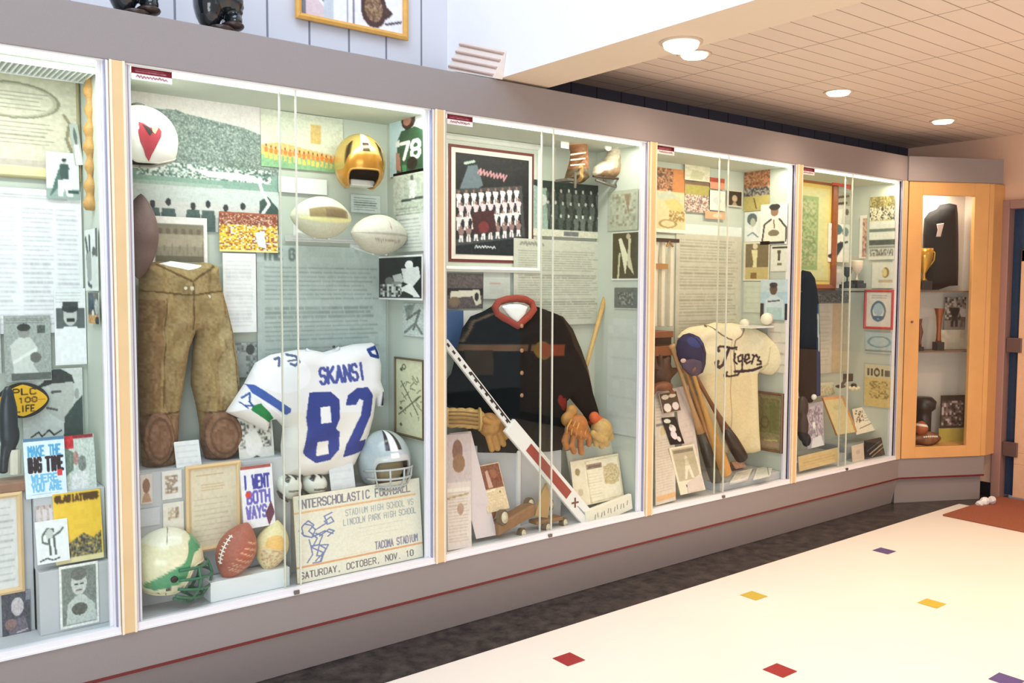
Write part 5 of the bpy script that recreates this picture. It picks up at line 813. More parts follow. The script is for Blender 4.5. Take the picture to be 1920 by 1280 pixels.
# stick with black cap leaning at the back right
g = G(); g.tube([B(1136, 552, .30), B(1103, 672, .27), B(1090, 720, .26)], [.013, .011, .010], 10); r = thing('hockey_stick', 'plain wooden hockey stick with a black capped end behind the jacket sleeve', 'hockey stick', tuple(B(1090, 720, .26))); g.go('shaft', mat('ash_wood', (196, 160, 98), .45, noise=.12, nscale=40), r, smooth=True)
G().sphere(B(1137, 548, .30), (.022, .02, .014)).go('butt_cap', mat('bird_black', (60, 50, 46)), r, smooth=True)
# goalie stick near the glass
whs = mat('stick_white', (238, 236, 232), .35, noise=.02); y1, y2 = .105, .075
p = [B(831, 640, y1), B(952, 796, y1-.01)]; r = thing('goalie_stick', 'white goalie stick with a red block on its wide paddle, lying diagonally across the case', 'goalie stick', tuple(B(1100, 985, .07)))
def slab(a, b, wa, wb, th, col_y=None):
    a, b = np.asarray(a, float), np.asarray(b, float); t = b-a; t /= np.linalg.norm(t); n = np.cross(t, (0, 1, 0)); n /= np.linalg.norm(n); return [a+n*wa/2, b+n*wb/2, b-n*wb/2, a-n*wa/2], (0, -th, 0)
s = mpp(1000, 850, .07); g = G(); g.prism(*slab(p[0], p[1], 13*s, 13*s, .018)).go('shaft', whs, r, bevel=.002); P1, P2 = B(951, 796, .088), B(1104, 978, .07)
G().prism(*slab(P1, P2, 31*s, 34*s, .022)).go('paddle', whs, r, bevel=.004); b0, b1 = B(1094, 974, .062), B(1180, 938, .06)
G().prism(*slab(b0, b1, 38*s, 32*s, .02)).go('blade', mat('blade_white', (236, 232, 214), .4, noise=.05), r, bevel=.004)
def on_p(t): return P1+(P2-P1)*t
rb = mat('stick_red', (156, 56, 44), .4, noise=.06); G().prism(*slab(on_p(.21)+np.array([0, -.0225, 0]), on_p(.70)+np.array([0, -.0225, 0]), 17*s, 18*s, .0015)).go('red_block', rb, r)
g = G(); cc_ = on_p(.78)+np.array([0, -.0225, 0]); tt = (P2-P1)/np.linalg.norm(P2-P1); g.prism(*slab(cc_-np.array([.022, 0, .0]), cc_+np.array([.022, 0, .0]), .009, .009, .0012)).prism(*slab(cc_-np.array([0, 0, .024]), cc_+np.array([0, 0, .024]), .009, .009, .0014)).go('cross_mark', mat('mark_brown', (120, 70, 56), .5), r)
g = G()
for t in np.linspace(.02, .93, 12): q = p[0]+(p[1]-p[0])*t+np.array([0, -.0185, 0]); g.prism(*slab(q, q+(p[1]-p[0])*.035, 4*s, 4*s, .001))
g.prism(*slab(p[0]+(p[1]-p[0])*.36+np.array([.006, -.0186, .004]), p[0]+(p[1]-p[0])*.98+np.array([.006, -.0186, .004]), 2.5*s, 2.5*s, .001)); g.go('shaft_marking', mat('mark_dark', (52, 30, 34), .5), r)
g = G()
for k in range(9): q = on_p(.84+.018*k)+np.array([0, -.0226, 0]); g.prism(*slab(q-np.array([.014, 0, -.012]), q+np.array([.014, 0, -.012]), .0035, .0035, .001))
g.go('lettering', mat('mark_grey', (150, 156, 170), .5), r); g = G()
for k in range(11): q = b0+(b1-b0)*(.18+.07*k)+np.array([0, -.0206, .004*math.sin(k*2)]); g.prism(*slab(q-np.array([0, 0, .012]), q+np.array([.004*(-1)**k, 0, .012]), .004, .004, .001))
g.go('lettering', mat('mark_grey2', (150, 146, 138), .5), r)
# padded leather gloves
lea = mat('ochre_leather', (178, 128, 62), .5, noise=.18, nscale=50, bump=.5); lea2 = mat('tan_glove', (196, 160, 96), .5, noise=.15, nscale=50, bump=.5)
def caps(g, pts, r): 
    P = [np.asarray(q, float) for q in pts]
    for a, b in zip(P, P[1:]):
        n = max(2, int(np.linalg.norm(b-a)/(r*.5)))
        for k in range(n+1): g.sphere(a+(b-a)*k/n, r, 10, 7)
    return g
def hglove(name, label, cuff, palm, fingers, thumb, Y, dcol, ccol, padd=None):
    r = thing(name, label, 'glove', tuple(B(*fingers[0][-1], Y))); s = mpp(*palm, Y); g = G()
    for (x, y, rx) in cuff: g.sphere(B(x, y, Y), (rx*s, rx*s*.8, rx*s), 14, 9)
    g.go('cuff', ccol, r, smooth=True, remesh=.006); g = G(); g.sphere(B(*palm, Y-.01), (22*s, 20*s, 23*s), 14, 9)
    for f in fingers: caps(g, [B(x, y, Y-.02) for x, y in f], 6.2*s)
    caps(g, [B(x, y, Y-.045) for x, y in thumb], 6.5*s); g.go('hand', dcol, r, smooth=True, remesh=.005); return r, s
r, s = hglove('hockey_glove', 'old ochre leather hockey glove hanging at the left end of the goalie stick shaft', [(834, 782, 19), (848, 783, 19), (864, 783, 19), (880, 784, 20), (894, 786, 19)], (917, 796), [[(910, 800), (918, 828), (922, 842)], [(920, 800), (930, 826), (933, 840)], [(930, 796), (939, 818), (944, 832)], [(936, 788), (946, 806), (949, 818)]], [(908, 786), (926, 794), (936, 786)], .15, lea, lea2)
g = G()
for dy in (-11, -4, 4, 11): g.tube([B(842, 783+dy, .15-.045), B(868, 783+dy, .15-.05), B(896, 786+dy, .15-.045)], .0035, 6)
g.go('stitching', mat('stitch_brown', (132, 96, 50), .7), r, smooth=True); G().tube([B(899+3*math.cos(t), 786+20*math.sin(t), .15-.05*math.cos(t)) for t in np.linspace(0, 2*math.pi, 16, endpoint=False)], .007, 6, True).go('strap', lea2, r, smooth=True)
r, s = hglove('hockey_glove', 'orange-brown leather hockey glove with ribbed back on the right of the goalie stick', [(1072, 770, 12), (1064, 786, 14)], (1082, 798), [[(1066, 806), (1058, 826), (1062, 838)], [(1076, 812), (1072, 834), (1076, 846)], [(1088, 812), (1088, 834), (1090, 848)], [(1098, 806), (1104, 820), (1104, 832)]], [(1068, 800), (1084, 812), (1098, 818)], .15, mat('rust_leather', (176, 108, 48), .5, noise=.2, nscale=40, bump=.5), lea)
g = G()
for k in range(5): g.tube([B(1072+k*7, 786+k*3, .15-.05), B(1064+k*8, 800+k*4, .15-.056), B(1062+k*9, 812+k*3, .15-.05)], .005, 6)
g.go('finger_ribs', mat('rib_gold', (206, 146, 74), .5), r, smooth=True)
r, s = hglove('hockey_glove', 'bright orange and tan hockey glove hanging from the right jacket cuff', [(1114, 782, 11), (1122, 792, 13)], (1128, 806), [[(1116, 818), (1118, 832)], [(1126, 820), (1128, 836)], [(1136, 816), (1138, 832)], [(1142, 808), (1146, 820)]], [(1112, 812), (1124, 822), (1134, 826)], .16, lea2, mat('orange_cuff', (206, 92, 44), .6, noise=.1))
# lower displays
riser(2, B(884, 930, .17)[0], B(1052, 930, .19)[0], .19, .735); x_ = B(968, 930, .186)[0]; tag(G().box(x_, x_+.02, .178, .19, ZB+.018, .72).go('seam_strip', card_m), 'narrow pale upright strip on the riser front behind the roller skates', 'strip')
cv = CV(56, 120, (228, 214, 206)).rect(0, 0, 1, .42, (206, 190, 190)).ell(.45, .15, .22, .10, (136, 100, 86)).ell(.5, .26, .26, .08, (150, 112, 84)).rect(0, .48, .95, .50, (240, 232, 220)).lines(.06, .5, .92, .95, 16, (190, 170, 140)).ell(.55, .66, .14, .05, (180, 150, 130)).line([(0, .56), (.9, .53)], .8, (180, 154, 110))
TL, BL = B(828, 812, .16), B(832, 1036, .055); TR = B(878, 812, .16); BR = B(926, 1026, .055)
def quadsheet(name, label, cat, q, ys, cv, th=.004, edge=(225, 225, 218), group=None):
    """sheet leaning in the case: TL, TR, BL pixels with their depths"""
    TL, TR, BL = (B(*a, y) for a, y in zip(q, ys)); return tag(sheet(name, TL, TR, BL, cv, th, edge=edge), label, cat, group)
quadsheet('article_board', 'long leaning cream board of small print at the left front of the jacket case', 'paper', ((836, 815), (880, 812), (838, 1032)), (.15, .15, .055), cv, .006)
quadsheet('article_board', 'pale backing board leaning behind the cream board of small print', 'paper', ((842, 812), (882, 808), (892, 1010)), (.165, .165, .075), CV(4, 4, (222, 208, 208)), .004)
cv = CV(60, 84, (228, 206, 168)).rect(.04, .03, .96, .52, (134, 80, 60)).noise(.05, 2).poly([(.3, .15), (.42, .12), (.5, .5), (.3, .5)], (210, 170, 150)).ell(.65, .22, .14, .10, (160, 100, 70)).line([(.04, .58), (.55, .55)], 1.4, (244, 232, 200)).ell(.75, .62, .04, .02, (150, 110, 70)).lines(.1, .62, .9, .9, 5, (216, 194, 150))
quadsheet('photograph', 'red-brown toned card with handwriting leaning behind the left roller skate', 'photograph', ((893, 874), (934, 866), (914, 962)), (.15, .15, .09), cv, .003, (240, 232, 220))
cv = CV(90, 90, (232, 224, 196)).rect(.28, .08, .98, .95, (238, 230, 204)).rect(.32, .14, .62, .24, (160, 138, 118)).scrawl(.33, .15, .28, .08, (120, 98, 84), .8, 6).ell(.8, .42, .17, .24, (206, 186, 140)).speck(.66, .24, .94, .62, [(206, 186, 140), (186, 164, 120), (220, 206, 166)], 3).lines(.32, .32, .6, .9, 9, (206, 196, 170)).ell(.12, .25, .05, .08, (160, 140, 100)).ell(.14, .7, .05, .08, (206, 190, 160)).line([(.30, .06), (.98, .04), (.98, .94), (.32, .97), (.3, .06)], .8, (206, 196, 160))
quadsheet('newspaper_clipping', 'cream newspaper clippings leaning at the right front of the jacket case', 'newspaper', ((1068, 866), (1158, 850), (1078, 952)), (.17, .17, .09), cv, .004, (238, 230, 210))
quadsheet('article_board', 'pale upright board standing behind the newspaper clippings in the jacket case', 'paper', ((1060, 846), (1150, 820), (1070, 900)), (.24, .24, .20), CV(4, 4, (206, 208, 194)), .004)
# roller skates
wheel_m = mat('cream_wheel', (218, 206, 176), .5, noise=.08); tyre = mat('wheel_rim_brown', (104, 84, 58), .6); skb = mat('brown_strap_leather', (140, 100, 60), .55, noise=.16, nscale=50, bump=.4)
def rwheel(r, px, py, Y, R, d=(.35, -1, .15)):
    c = B(px, py, Y); k = R; G().lathe([(k*.55, -.012), (k, -.010), (k, .010), (k*.55, .012)], c, d, seg=20).go('tyre', tyre, r, smooth=False); G().lathe([(k*.72, .0121), (k*.70, .0150), (k*.30, .0155), (k*.26, .021), (k*.1, .022)], c, d, seg=20).go('wheel', wheel_m, r, smooth=True)
s = mpp(950, 970, .08); r = thing('roller_skate', 'left antique roller skate with brown leather plate and cream wheels', 'roller skate', tuple(B(960, 1010, .06)), 'antique roller skates')
G().obox(B(935, 1006, .05), B(1004, 966, .05)-B(935, 1006, .05), (0, .07, 0), (0, 0, .055)).go('plate', skb, r, bevel=.008); G().sphere(B(918, 958, .12), (.03, .03, .045)).go('heel_cup', mat('rust_cup', (156, 92, 54), .5, noise=.2), r, smooth=True)
for q in ((942, 970, .06, .036), (992, 946, .11, .034), (978, 1000, .07, .026)): rwheel(r, *q)
r = thing('roller_skate', 'right antique roller skate with tan upright strap, behind the glass edge', 'roller skate', tuple(B(1030, 990, .06)), 'antique roller skates'); G().prism([B(1000, 966, .09), B(1012, 925, .09), B(1022, 905, .09), B(1030, 930, .09), B(1024, 970, .09)], (0, -.012, 0)).go('strap', mat('strap_tan', (190, 150, 92), .6), r)
G().obox(B(1006, 985, .06), B(1056, 975, .06)-B(1006, 985, .06), (0, .06, 0), (0, 0, .018)).go('plate', skb, r, bevel=.004)
for q in ((1024, 990, .065, .029), (1056, 980, .075, .025), (1030, 946, .13, .026)): rwheel(r, *q)

# ================================================================== case with the cream jersey
SX = XS[4]-.031; CX0 = XS[3]+.032
cv = CV(54, 100, (226, 206, 160)).rect(0, 0, 1, .35, (206, 134, 76)).speck(.02, .02, .6, .35, [(150, 90, 60), (90, 66, 54), (206, 160, 120), (180, 120, 80)], 3).poly([(.0, .4), (.5, .34), (.95, .5), (.5, .55), (.2, .5)], (196, 200, 176)).poly([(.3, .5), (.7, .45), (.98, .62), (.6, .72)], (236, 196, 130)).speck(.5, .66, .98, .82, [(190, 160, 100), (236, 220, 170), (150, 120, 80)], 3).ring(.45, .86, .25, .06, (170, 150, 100), 1.).rect(0, .95, 1, 1, (240, 236, 220)); pic('collage_print', 'orange and yellow collage print at the top left of the cream jersey case', 'poster', (1226, 312), (1284, 438), cv, lay=1)
pic('booklet', 'pale booklet pinned above the crowded field print', 'booklet', (1284, 302), (1330, 342), CV(30, 30, (222, 216, 190)).noise(.04, 3).poly([(.3, .4), (.8, .5), (.7, .9), (.2, .9)], (196, 196, 160)), lay=3)
cv = CV(50, 60, (180, 160, 90)).rect(0, 0, 1, .12, (120, 92, 70)).rect(0, .12, 1, .45, (176, 164, 90)).speck(0, .45, 1, 1, [(230, 214, 200), (150, 110, 96), (206, 170, 150), (120, 112, 120), (240, 226, 206)], 3); pic('photograph', 'colour photograph of a crowded ball field under the pale booklet', 'photograph', (1284, 338), (1330, 400), cv, lay=2)
pic('caption_card', 'red headed label near the top centre of the cream jersey case', 'label', (1330, 332), (1358, 356), CV(24, 20, (230, 150, 120)).rect(0, 0, 1, .38, (176, 70, 52)), lay=2)
pic('caption_card', 'white card between the red headed label and the orange label', 'card', (1329, 356), (1359, 396), CV(20, 26, (228, 230, 218)).ell(.5, .5, .25, .2, (206, 212, 206)), lay=2)
pic('caption_card', 'orange label under the white card', 'label', (1322, 395), (1359, 412), CV(24, 14, (226, 168, 130)).ell(.6, .5, .25, .3, (240, 206, 170)), lay=3)
cv = CV(30, 34, (216, 206, 188)).rect(.08, .08, .92, .92, (56, 46, 34)).ell(.5, .5, .18, .2, (190, 166, 140)).poly([(.3, .92), (.5, .62), (.7, .92)], (170, 150, 130)); pic('photograph', 'small dark portrait seen through the sliding glass edges above the jersey', 'photograph', (1363, 355), (1391, 389), cv, lay=2)
cv = CV(100, 130, (200, 198, 180)).rect(0, 0, 1, .08, (222, 228, 224)).lines(.06, .12, .94, .97, 34, (140, 136, 118), .75, head=9); pic('text_panel', 'tall beige typed text panel behind the cream jersey', 'sign', (1268, 418), (1386, 640), cv, lay=0)
cv = CV(40, 60, (214, 212, 190)).speck(0, 0, 1, .45, [(170, 110, 76), (120, 80, 60), (200, 150, 110)], 3).speck(0, .45, 1, .65, [(60, 60, 66), (120, 120, 120), (190, 180, 160)], 3).rect(0, .65, 1, 1, (196, 180, 110)).line([(.4, .7), (.5, .95)], 1, (120, 90, 60)); pic('photograph', 'colour action photograph at the top of the side wall in the jersey case', 'photograph', (1396, 321), (1443, 393), cv, 'X', SX, 1)
cv = CV(30, 44, (230, 234, 228)).ell(.45, .25, .3, .2, (90, 110, 110)).ell(.5, .36, .16, .14, (190, 190, 176)).poly([(.1, 1), (.3, .55), (.7, .55), (.95, 1)], (236, 238, 234)).line([(.2, .8), (.5, .7), (.8, .85)], 1, (120, 140, 150)); pic('photograph', 'pale head portrait with a cap left of the big-armed ball player photograph', 'photograph', (1397, 398), (1427, 452), cv, 'X', SX, 1)
cv = CV(50, 66, (240, 240, 232)).poly([(.1, .95), (.14, .5), (.4, .36), (.7, .36), (.95, .6), (.97, .95)], (232, 230, 214)).line([(.08, .9), (.15, .5), (.4, .38)], 1.4, (60, 60, 56)).line([(.7, .38), (.96, .6), (.95, .92)], 1.4, (60, 60, 56)).ell(.52, .18, .15, .13, (150, 120, 96)).ell(.52, .08, .2, .08, (56, 56, 56)).ell(.5, .72, .2, .08, (130, 120, 96)).rect(0, .94, .9, .98, (40, 44, 44)).line([(.5, .4), (.52, .6)], 1, (110, 90, 76)); pic('photograph', 'white background photograph of a capped ball player with folded arms', 'photograph', (1427, 384), (1476, 457), cv, 'X', SX, 2)
cv = CV(44, 66, (226, 220, 196)).rect(.1, .06, .96, .66, (120, 108, 80)).poly([(.3, .2), (.55, .2), (.5, .9), (.35, .9), (.38, .5)], (232, 222, 170)).ell(.45, .12, .1, .07, (220, 206, 176)).rect(.1, .66, .96, .95, (196, 178, 120)).rect(.3, .8, .5, .94, (130, 104, 56)); pic('photograph', 'sepia photograph of a batting figure below the pale head portrait', 'photograph', (1395, 454), (1442, 526), cv, 'X', SX, 2)
cv = CV(30, 44, (226, 226, 212)).rect(.1, .06, .95, .12, (50, 46, 40)).poly([(.4, .2), (.6, .2), (.55, .6), (.45, .6)], (80, 76, 66)).rect(.4, .7, .65, .76, (120, 116, 100)); pic('photograph', 'small pale photograph right of the sepia batting figure', 'photograph', (1446, 460), (1476, 508), cv, 'X', SX, 1)
cv = CV(50, 74, (178, 206, 222)).rect(0, 0, 1, .3, (196, 214, 222)).ell(.48, .24, .14, .14, (96, 76, 66)).ell(.48, .14, .15, .07, (44, 50, 60)).poly([(.15, .95), (.2, .5), (.4, .4), (.6, .4), (.85, .52), (.9, .95)], (206, 222, 230)).line([(.3, .55), (.7, .52)], 1.4, (80, 90, 110)).rect(.0, .6, .12, 1, (50, 50, 50)).rect(.92, .6, 1, 1, (50, 50, 50)).rect(.25, .7, .8, 1, (176, 206, 210)); pic('photograph', 'blue sky portrait of a ball player in pale grey just above the baseballs', 'photograph', (1427, 524), (1476, 600), cv, 'X', SX, 3)
pic('typed_page', 'pale greenish sheet on the side wall left of the blue sky portrait', 'paper', (1395, 528), (1428, 586), doc(20, 30, (206, 212, 196), 5, (190, 196, 180)), 'X', SX, 1)
pic('typed_page', 'pale sheet low on the side wall behind the right jersey sleeve', 'paper', (1440, 605), (1476, 700), doc(24, 44, (226, 220, 208), 4, (170, 160, 150)), 'X', SX, 1)
# tall white posts with black cap at the left
r = thing('pennant_rack', 'tall white slatted rack with a black top bar at the left of the jersey case', 'rack', tuple(B(1245, 610, .28))); g = G()
for px in (1226, 1240, 1256): q = B(px, 520, .28); g.box(q[0], q[0]+.026, .275, .30, B(px, 612, .28)[2], B(px, 452, .28)[2])
g.go('uprights', mat('ivory_paint', (232, 222, 200), .4), r, bevel=.003); a, b = B(1224, 450, .28), B(1270, 450, .28); G().box(a[0], b[0], .265, .305, a[2]-.008, a[2]+.012).go('top_bar', mat('bird_black', (60, 50, 46)), r)
G().tube([B(1250, 462, .27), B(1254, 452, .27), B(1262, 462, .27)], .006).box(B(1224, 500, .28)[0], B(1250, 500, .28)[0], .27, .30, B(1230, 504, .28)[2], B(1230, 494, .28)[2]).go('crossbar', mat('brass_brown', (180, 134, 84), .4), r)
# brown glove cabinet clutter
lz = mat('dark_glove', (72, 44, 28), .5, noise=.25, nscale=30, bump=.6); r = thing('wood_shelf', 'dark brown wooden shelf stack on the left behind the crossed bats', 'shelf', tuple(B(1245, 735, .24)))
for (y0, y1) in ((622, 632), (650, 666)): a, b = B(1222, y0, .2), B(1263, y1, .2); G().box(a[0], b[0], .2, .34, b[2], a[2]).go('shelf_board', mat('red_brown_wood', (128, 74, 44), .5, noise=.15), r, bevel=.003)
a, b = B(1222, 622, .3), B(1262, 735, .3); G().box(a[0], b[0]-.02, .30, .355, b[2], a[2]).go('back_board', mat('dark_wood', (56, 40, 28), .6, noise=.15), r)
g = G(); s = mpp(1245, 700, .22); g.sphere(B(1240, 698, .23), (24*s, 18*s, 30*s)); caps(g, [B(1230, 690, .2), B(1226, 670, .2)], 5*s); caps(g, [B(1240, 688, .2), B(1238, 668, .2)], 5*s); caps(g, [B(1250, 690, .2), B(1252, 672, .2)], 5*s); caps(g, [B(1256, 704, .2), B(1266, 694, .2)], 6*s); caps(g, [B(1222, 700, .2), B(1218, 684, .2)], 5*s)
tag(g.go('fielding_glove', lz, smooth=True, remesh=.007), 'dark old fielding glove on the shelf at the left of the jersey case', 'glove')
g = G(); g.sphere(B(1243, 724, .16), (22*s, 16*s, 9*s)); caps(g, [B(1230, 728, .15), B(1226, 736, .15)], 4*s); caps(g, [B(1254, 728, .15), B(1262, 736, .15)], 4*s); tag(g.go('fielding_glove', mat('mid_glove', (122, 70, 38), .5, noise=.2, nscale=40, bump=.5), smooth=True, remesh=.007), 'mid brown glove lying beneath the dark fielding glove', 'glove')
# cream Tigers jersey
out = [(1270, 632), (1278, 622), (1291, 613.5), (1306, 611), (1322, 609), (1340, 604), (1356, 606), (1370, 605), (1392, 609), (1413, 615), (1430, 624), (1444, 638), (1456, 651), (1466, 665), (1463, 684), (1452, 695), (1443, 703), (1432, 702), (1419, 696), (1416, 702), (1416, 740), (1418, 793), (1421, 845), (1408, 849), (1385, 850), (1360, 849), (1340, 850), (1322, 800), (1310, 763), (1306, 711), (1290, 690), (1274, 660)]
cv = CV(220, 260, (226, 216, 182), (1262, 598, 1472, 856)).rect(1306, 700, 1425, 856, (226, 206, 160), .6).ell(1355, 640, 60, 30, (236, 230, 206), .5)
cv.line([(1321, 609), (1332, 622), (1350, 634), (1356, 636)], 1.2, (110, 100, 90)).line([(1385, 612), (1372, 630), (1362, 637), (1362, 700)], 1.1, (120, 108, 92)).line([(1356, 636), (1355, 850)], .8, (180, 164, 130)).line([(1430, 650), (1420, 694)], 1, (196, 184, 140)).line([(1413, 690), (1425, 680)], 1, (190, 176, 130)).noise(.015, 3)
dk_ = (50, 42, 52)
def scr(pts, t=2.3): cv.line(pts, t, dk_)
scr([(1331, 657), (1329, 652), (1335, 648), (1345, 649), (1358, 652), (1366, 650)], 2.2); scr([(1352, 652), (1346, 668), (1340, 682), (1333, 687), (1327, 684), (1325, 678), (1330, 676)], 3.0); cv.ell(1328, 679, 4, 4, dk_); cv.ell(1331, 656, 3.2, 3.2, dk_)
scr([(1364, 662), (1362, 676), (1366, 680)], 2.); cv.ell(1366, 654, 1.8, 1.8, dk_); scr([(1374, 664), (1369, 668), (1370, 677), (1376, 674), (1377, 664), (1375, 690), (1366, 701), (1352, 704), (1345, 702), (1348, 696)], 1.7); cv.ell(1345, 702, 4, 3.4, dk_)
scr([(1380, 676), (1388, 670), (1387, 663), (1382, 664), (1380, 674), (1384, 680), (1391, 676)], 1.8); scr([(1394, 664), (1397, 666), (1394, 680)], 1.8); scr([(1397, 668), (1401, 664), (1404, 668)], 1.8); scr([(1408, 668), (1405, 674), (1411, 676), (1412, 681), (1405, 682)], 1.8); scr([(1362, 695), (1380, 694), (1398, 692), (1414, 687)], 2.6)
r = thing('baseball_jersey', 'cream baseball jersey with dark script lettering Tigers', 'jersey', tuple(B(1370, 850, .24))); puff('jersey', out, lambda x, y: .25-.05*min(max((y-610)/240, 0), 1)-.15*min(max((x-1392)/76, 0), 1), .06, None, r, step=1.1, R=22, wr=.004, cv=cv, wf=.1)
G().tube([B(x, y, .222) for x, y in ((1321, 609), (1332, 621), (1350, 633), (1360, 636), (1372, 628), (1385, 611))], .005, 6).go('neck_piping', mat('piping_brown', (120, 106, 90), .8), r, smooth=True)
# navy cap
r = thing('baseball_hat', 'dark navy baseball cap hanging over the left sleeve of the cream jersey', 'hat', tuple(B(1290, 705, .17))); 
cvh = CV(60, 90, (40, 48, 84), (1262, 618, 1322, 712)).ell(1288, 640, 12, 10, (58, 76, 140), .7).poly([(1300, 625), (1318, 640), (1320, 712), (1296, 712)], (70, 62, 84), .7).line([(1284, 626), (1302, 660), (1306, 700)], .9, (30, 34, 56)).line([(1296, 627), (1312, 665)], .8, (30, 34, 56))  # the blue ellipse is a highlight painted on the navy crown
puff('crown', [(1268, 652), (1271, 637), (1281, 627), (1292, 624), (1303, 629), (1311, 641), (1316, 660), (1315, 682), (1309, 700), (1300, 704), (1288, 696), (1277, 684), (1270, 670)], .20, .075, None, r, step=1.2, R=20, cv=cvh)
puff('visor', [(1276, 680), (1284, 674), (1300, 672), (1313, 676), (1315, 690), (1309, 703), (1300, 708), (1288, 699), (1279, 690)], .135, .022, (84, 74, 96), r, step=1.2, R=8); s = mpp(1292, 660, .17)
G().sphere(B(1281, 676, .122), (7*s, 3*s, 4*s)).go('cap_emblem', mat('emblem_pink', (206, 170, 168), .6), r, smooth=True)
# bats
def bat(label, knob, end, yk, ye, Rb, m1, m2=None, split=.5, knobm=None):
    a, b = B(*knob, yk), B(*end, ye); L = np.linalg.norm(b-a); ax = b-a; r = thing('baseball_bat', label, 'bat', tuple(b), 'crossed baseball bats')
    prof = [(.001, 0), (.55, .002), (.60, .010), (.55, .018), (.30, .03), (.28, .30), (.36, .48), (.62, .64), (.92, .78), (1, .90), (.97, .985), (.85, .997), (.01, 1.)]; k = [(q[0]*Rb, q[1]*L if q[1] > .05 else q[1]*.9) for q in prof]
    cut = 8 if m2 else len(k)
    if m2: G().lathe(k[:cut], a, ax, 18).go('handle', m1, r, smooth=True); G().lathe(k[cut-1:], a, ax, 18).go('barrel', m2, r, smooth=True)
    else: G().lathe(k, a, ax, 18).go('bat', m1, r, smooth=True)
    return r
pale = mat('pale_bat_wood', (186, 142, 96), .35, noise=.1, nscale=30); tanb = mat('tan_bat_wood', (168, 116, 62), .35, noise=.14, nscale=30); brb = mat('brown_bat_wood', (122, 76, 44), .35, noise=.12, nscale=30); blk = mat('black_bat', (42, 36, 32), .3, noise=.1); grn = mat('dark_striped_bat', (58, 58, 48), .35, noise=.2, nscale=20)
bat('brown baseball bat with a dark barrel, leftmost of the crossed bats', (1258, 646), (1345, 902), .20, .09, .038, pale, grn)
bat('plain tan baseball bat, second of the crossed bats from the left', (1284, 690), (1352, 885), .17, .085, .041, tanb)
bat('long honey-coloured baseball bat resting centrally under the jersey lettering', (1292, 676), (1360, 890), .14, .06, .040, mat('honey_bat_wood', (198, 146, 78), .35, noise=.12, nscale=30))
bat('brown-handled baseball bat with a black barrel, rightmost of the crossed bats', (1296, 690), (1392, 860), .13, .11, .039, brb, blk)
# baseballs on a little ledge
for (px, py, rr, lb) in ((1396, 607, .030, 'pale yellow baseball peeping over the right shoulder of the cream jersey'), (1438, 598, .037, 'white baseball on the ledge just below the blue sky portrait')):
    q = B(px, py, .27 if px < 1400 else .155); r = thing('baseball', lb, 'baseball', (q[0], q[1], q[2]-rr)); G().sphere(q, rr, 20, 14).go('ball', mat('ball_%d' % px, (240, 234, 214), .5, noise=.02), r, smooth=True)
    G().tube([q+rr*1.005*np.array([math.sin(t)*.5-.5*(1-.3), -math.sqrt(max(1-(math.sin(t)*.5-.35)**2-math.cos(t)**2*.64, 0)), math.cos(t)*.8]) for t in np.linspace(.2, 2.9, 12)], .0012, 5).go('stitching', mat('ball_stitch', (200, 130, 120), .6), r)
a = B(1438, 598, .155); tag(G().box(4.20, XS[4]-.034, .12, .355, a[2]-.050, a[2]-.038).go('ledge', wire), 'narrow clear ledge carrying the two baseballs', 'ledge')
framed('framed_picture', 'green framed picture with a brown frame at the lower right of the jersey case', 'picture', (1419, 732), (1468, 850), CV(50, 84, (150, 140, 100)).rect(.1, .08, .9, .7, (124, 124, 74)).noise(.04, 3).ring(.3, .52, .16, .10, (110, 96, 66), 1.6).poly([(.5, .2), (.8, .2), (.8, .6), (.5, .7)], (112, 116, 66)).line([(.3, .85), (.85, .82)], 1, (206, 200, 120)).rect(.1, .86, .9, .95, (176, 150, 120)), 'X', SX-.0, 1, fw=.014, depth=.016, fmat=mat('mid_brown_frame', (120, 84, 60), .4))
cv = CV(54, 130, (222, 210, 196)).rect(.1, .02, .8, .06, (200, 196, 190)).lines(.05, .08, .9, .28, 7, (180, 170, 160)).rect(.05, .3, .5, .32, (130, 130, 130)).lines(.05, .44, .9, .9, 20, (196, 180, 152)).ell(.4, .37, .15, .04, (214, 196, 150)).rect(.05, .93, 1, .97, (226, 180, 130)); quadsheet('article_board', 'long leaning cream article board at the left front of the cream jersey case', 'paper', ((1226, 734), (1262, 728), (1228, 948)), (.22, .22, .05), cv, .006)
quadsheet('article_board', 'pale leaning backing strip between the article board and the leftmost bat', 'paper', ((1262, 728), (1290, 722), (1290, 925)), (.23, .23, .055), CV(30, 90, (222, 206, 196)).lines(.1, .3, .9, .8, 9, (206, 190, 180)), .004)
cv = CV(50, 54, (196, 170, 150)).rect(.04, .04, .96, .96, (86, 66, 56)).ell(.3, .22, .2, .12, (226, 216, 196)).ell(.7, .2, .2, .1, (214, 200, 176)).ell(.3, .74, .2, .22, (244, 236, 226)).ell(.75, .72, .18, .2, (240, 226, 220)).line([(.1, .5), (.9, .5)], 2, (70, 76, 56)); quadsheet('photograph', 'photograph of two white shirted figures leaning below the gloves', 'photograph', ((1234, 738), (1268, 732), (1243, 776)), (.185, .185, .17), cv, .003)
cv = CV(44, 60, (34, 34, 34)).ell(.3, .14, .25, .08, (226, 232, 214)).ell(.5, .42, .24, .14, (236, 232, 230)).ell(.45, .66, .22, .16, (240, 226, 232)).ell(.72, .82, .14, .10, (240, 230, 226)).ell(.45, .32, .1, .06, (190, 186, 170)); quadsheet('photograph', 'dark photograph of white clad players leaning above the cream bordered card', 'photograph', ((1240, 783), (1266, 781), (1257, 834)), (.165, .165, .125), cv, .003, (60, 60, 60))
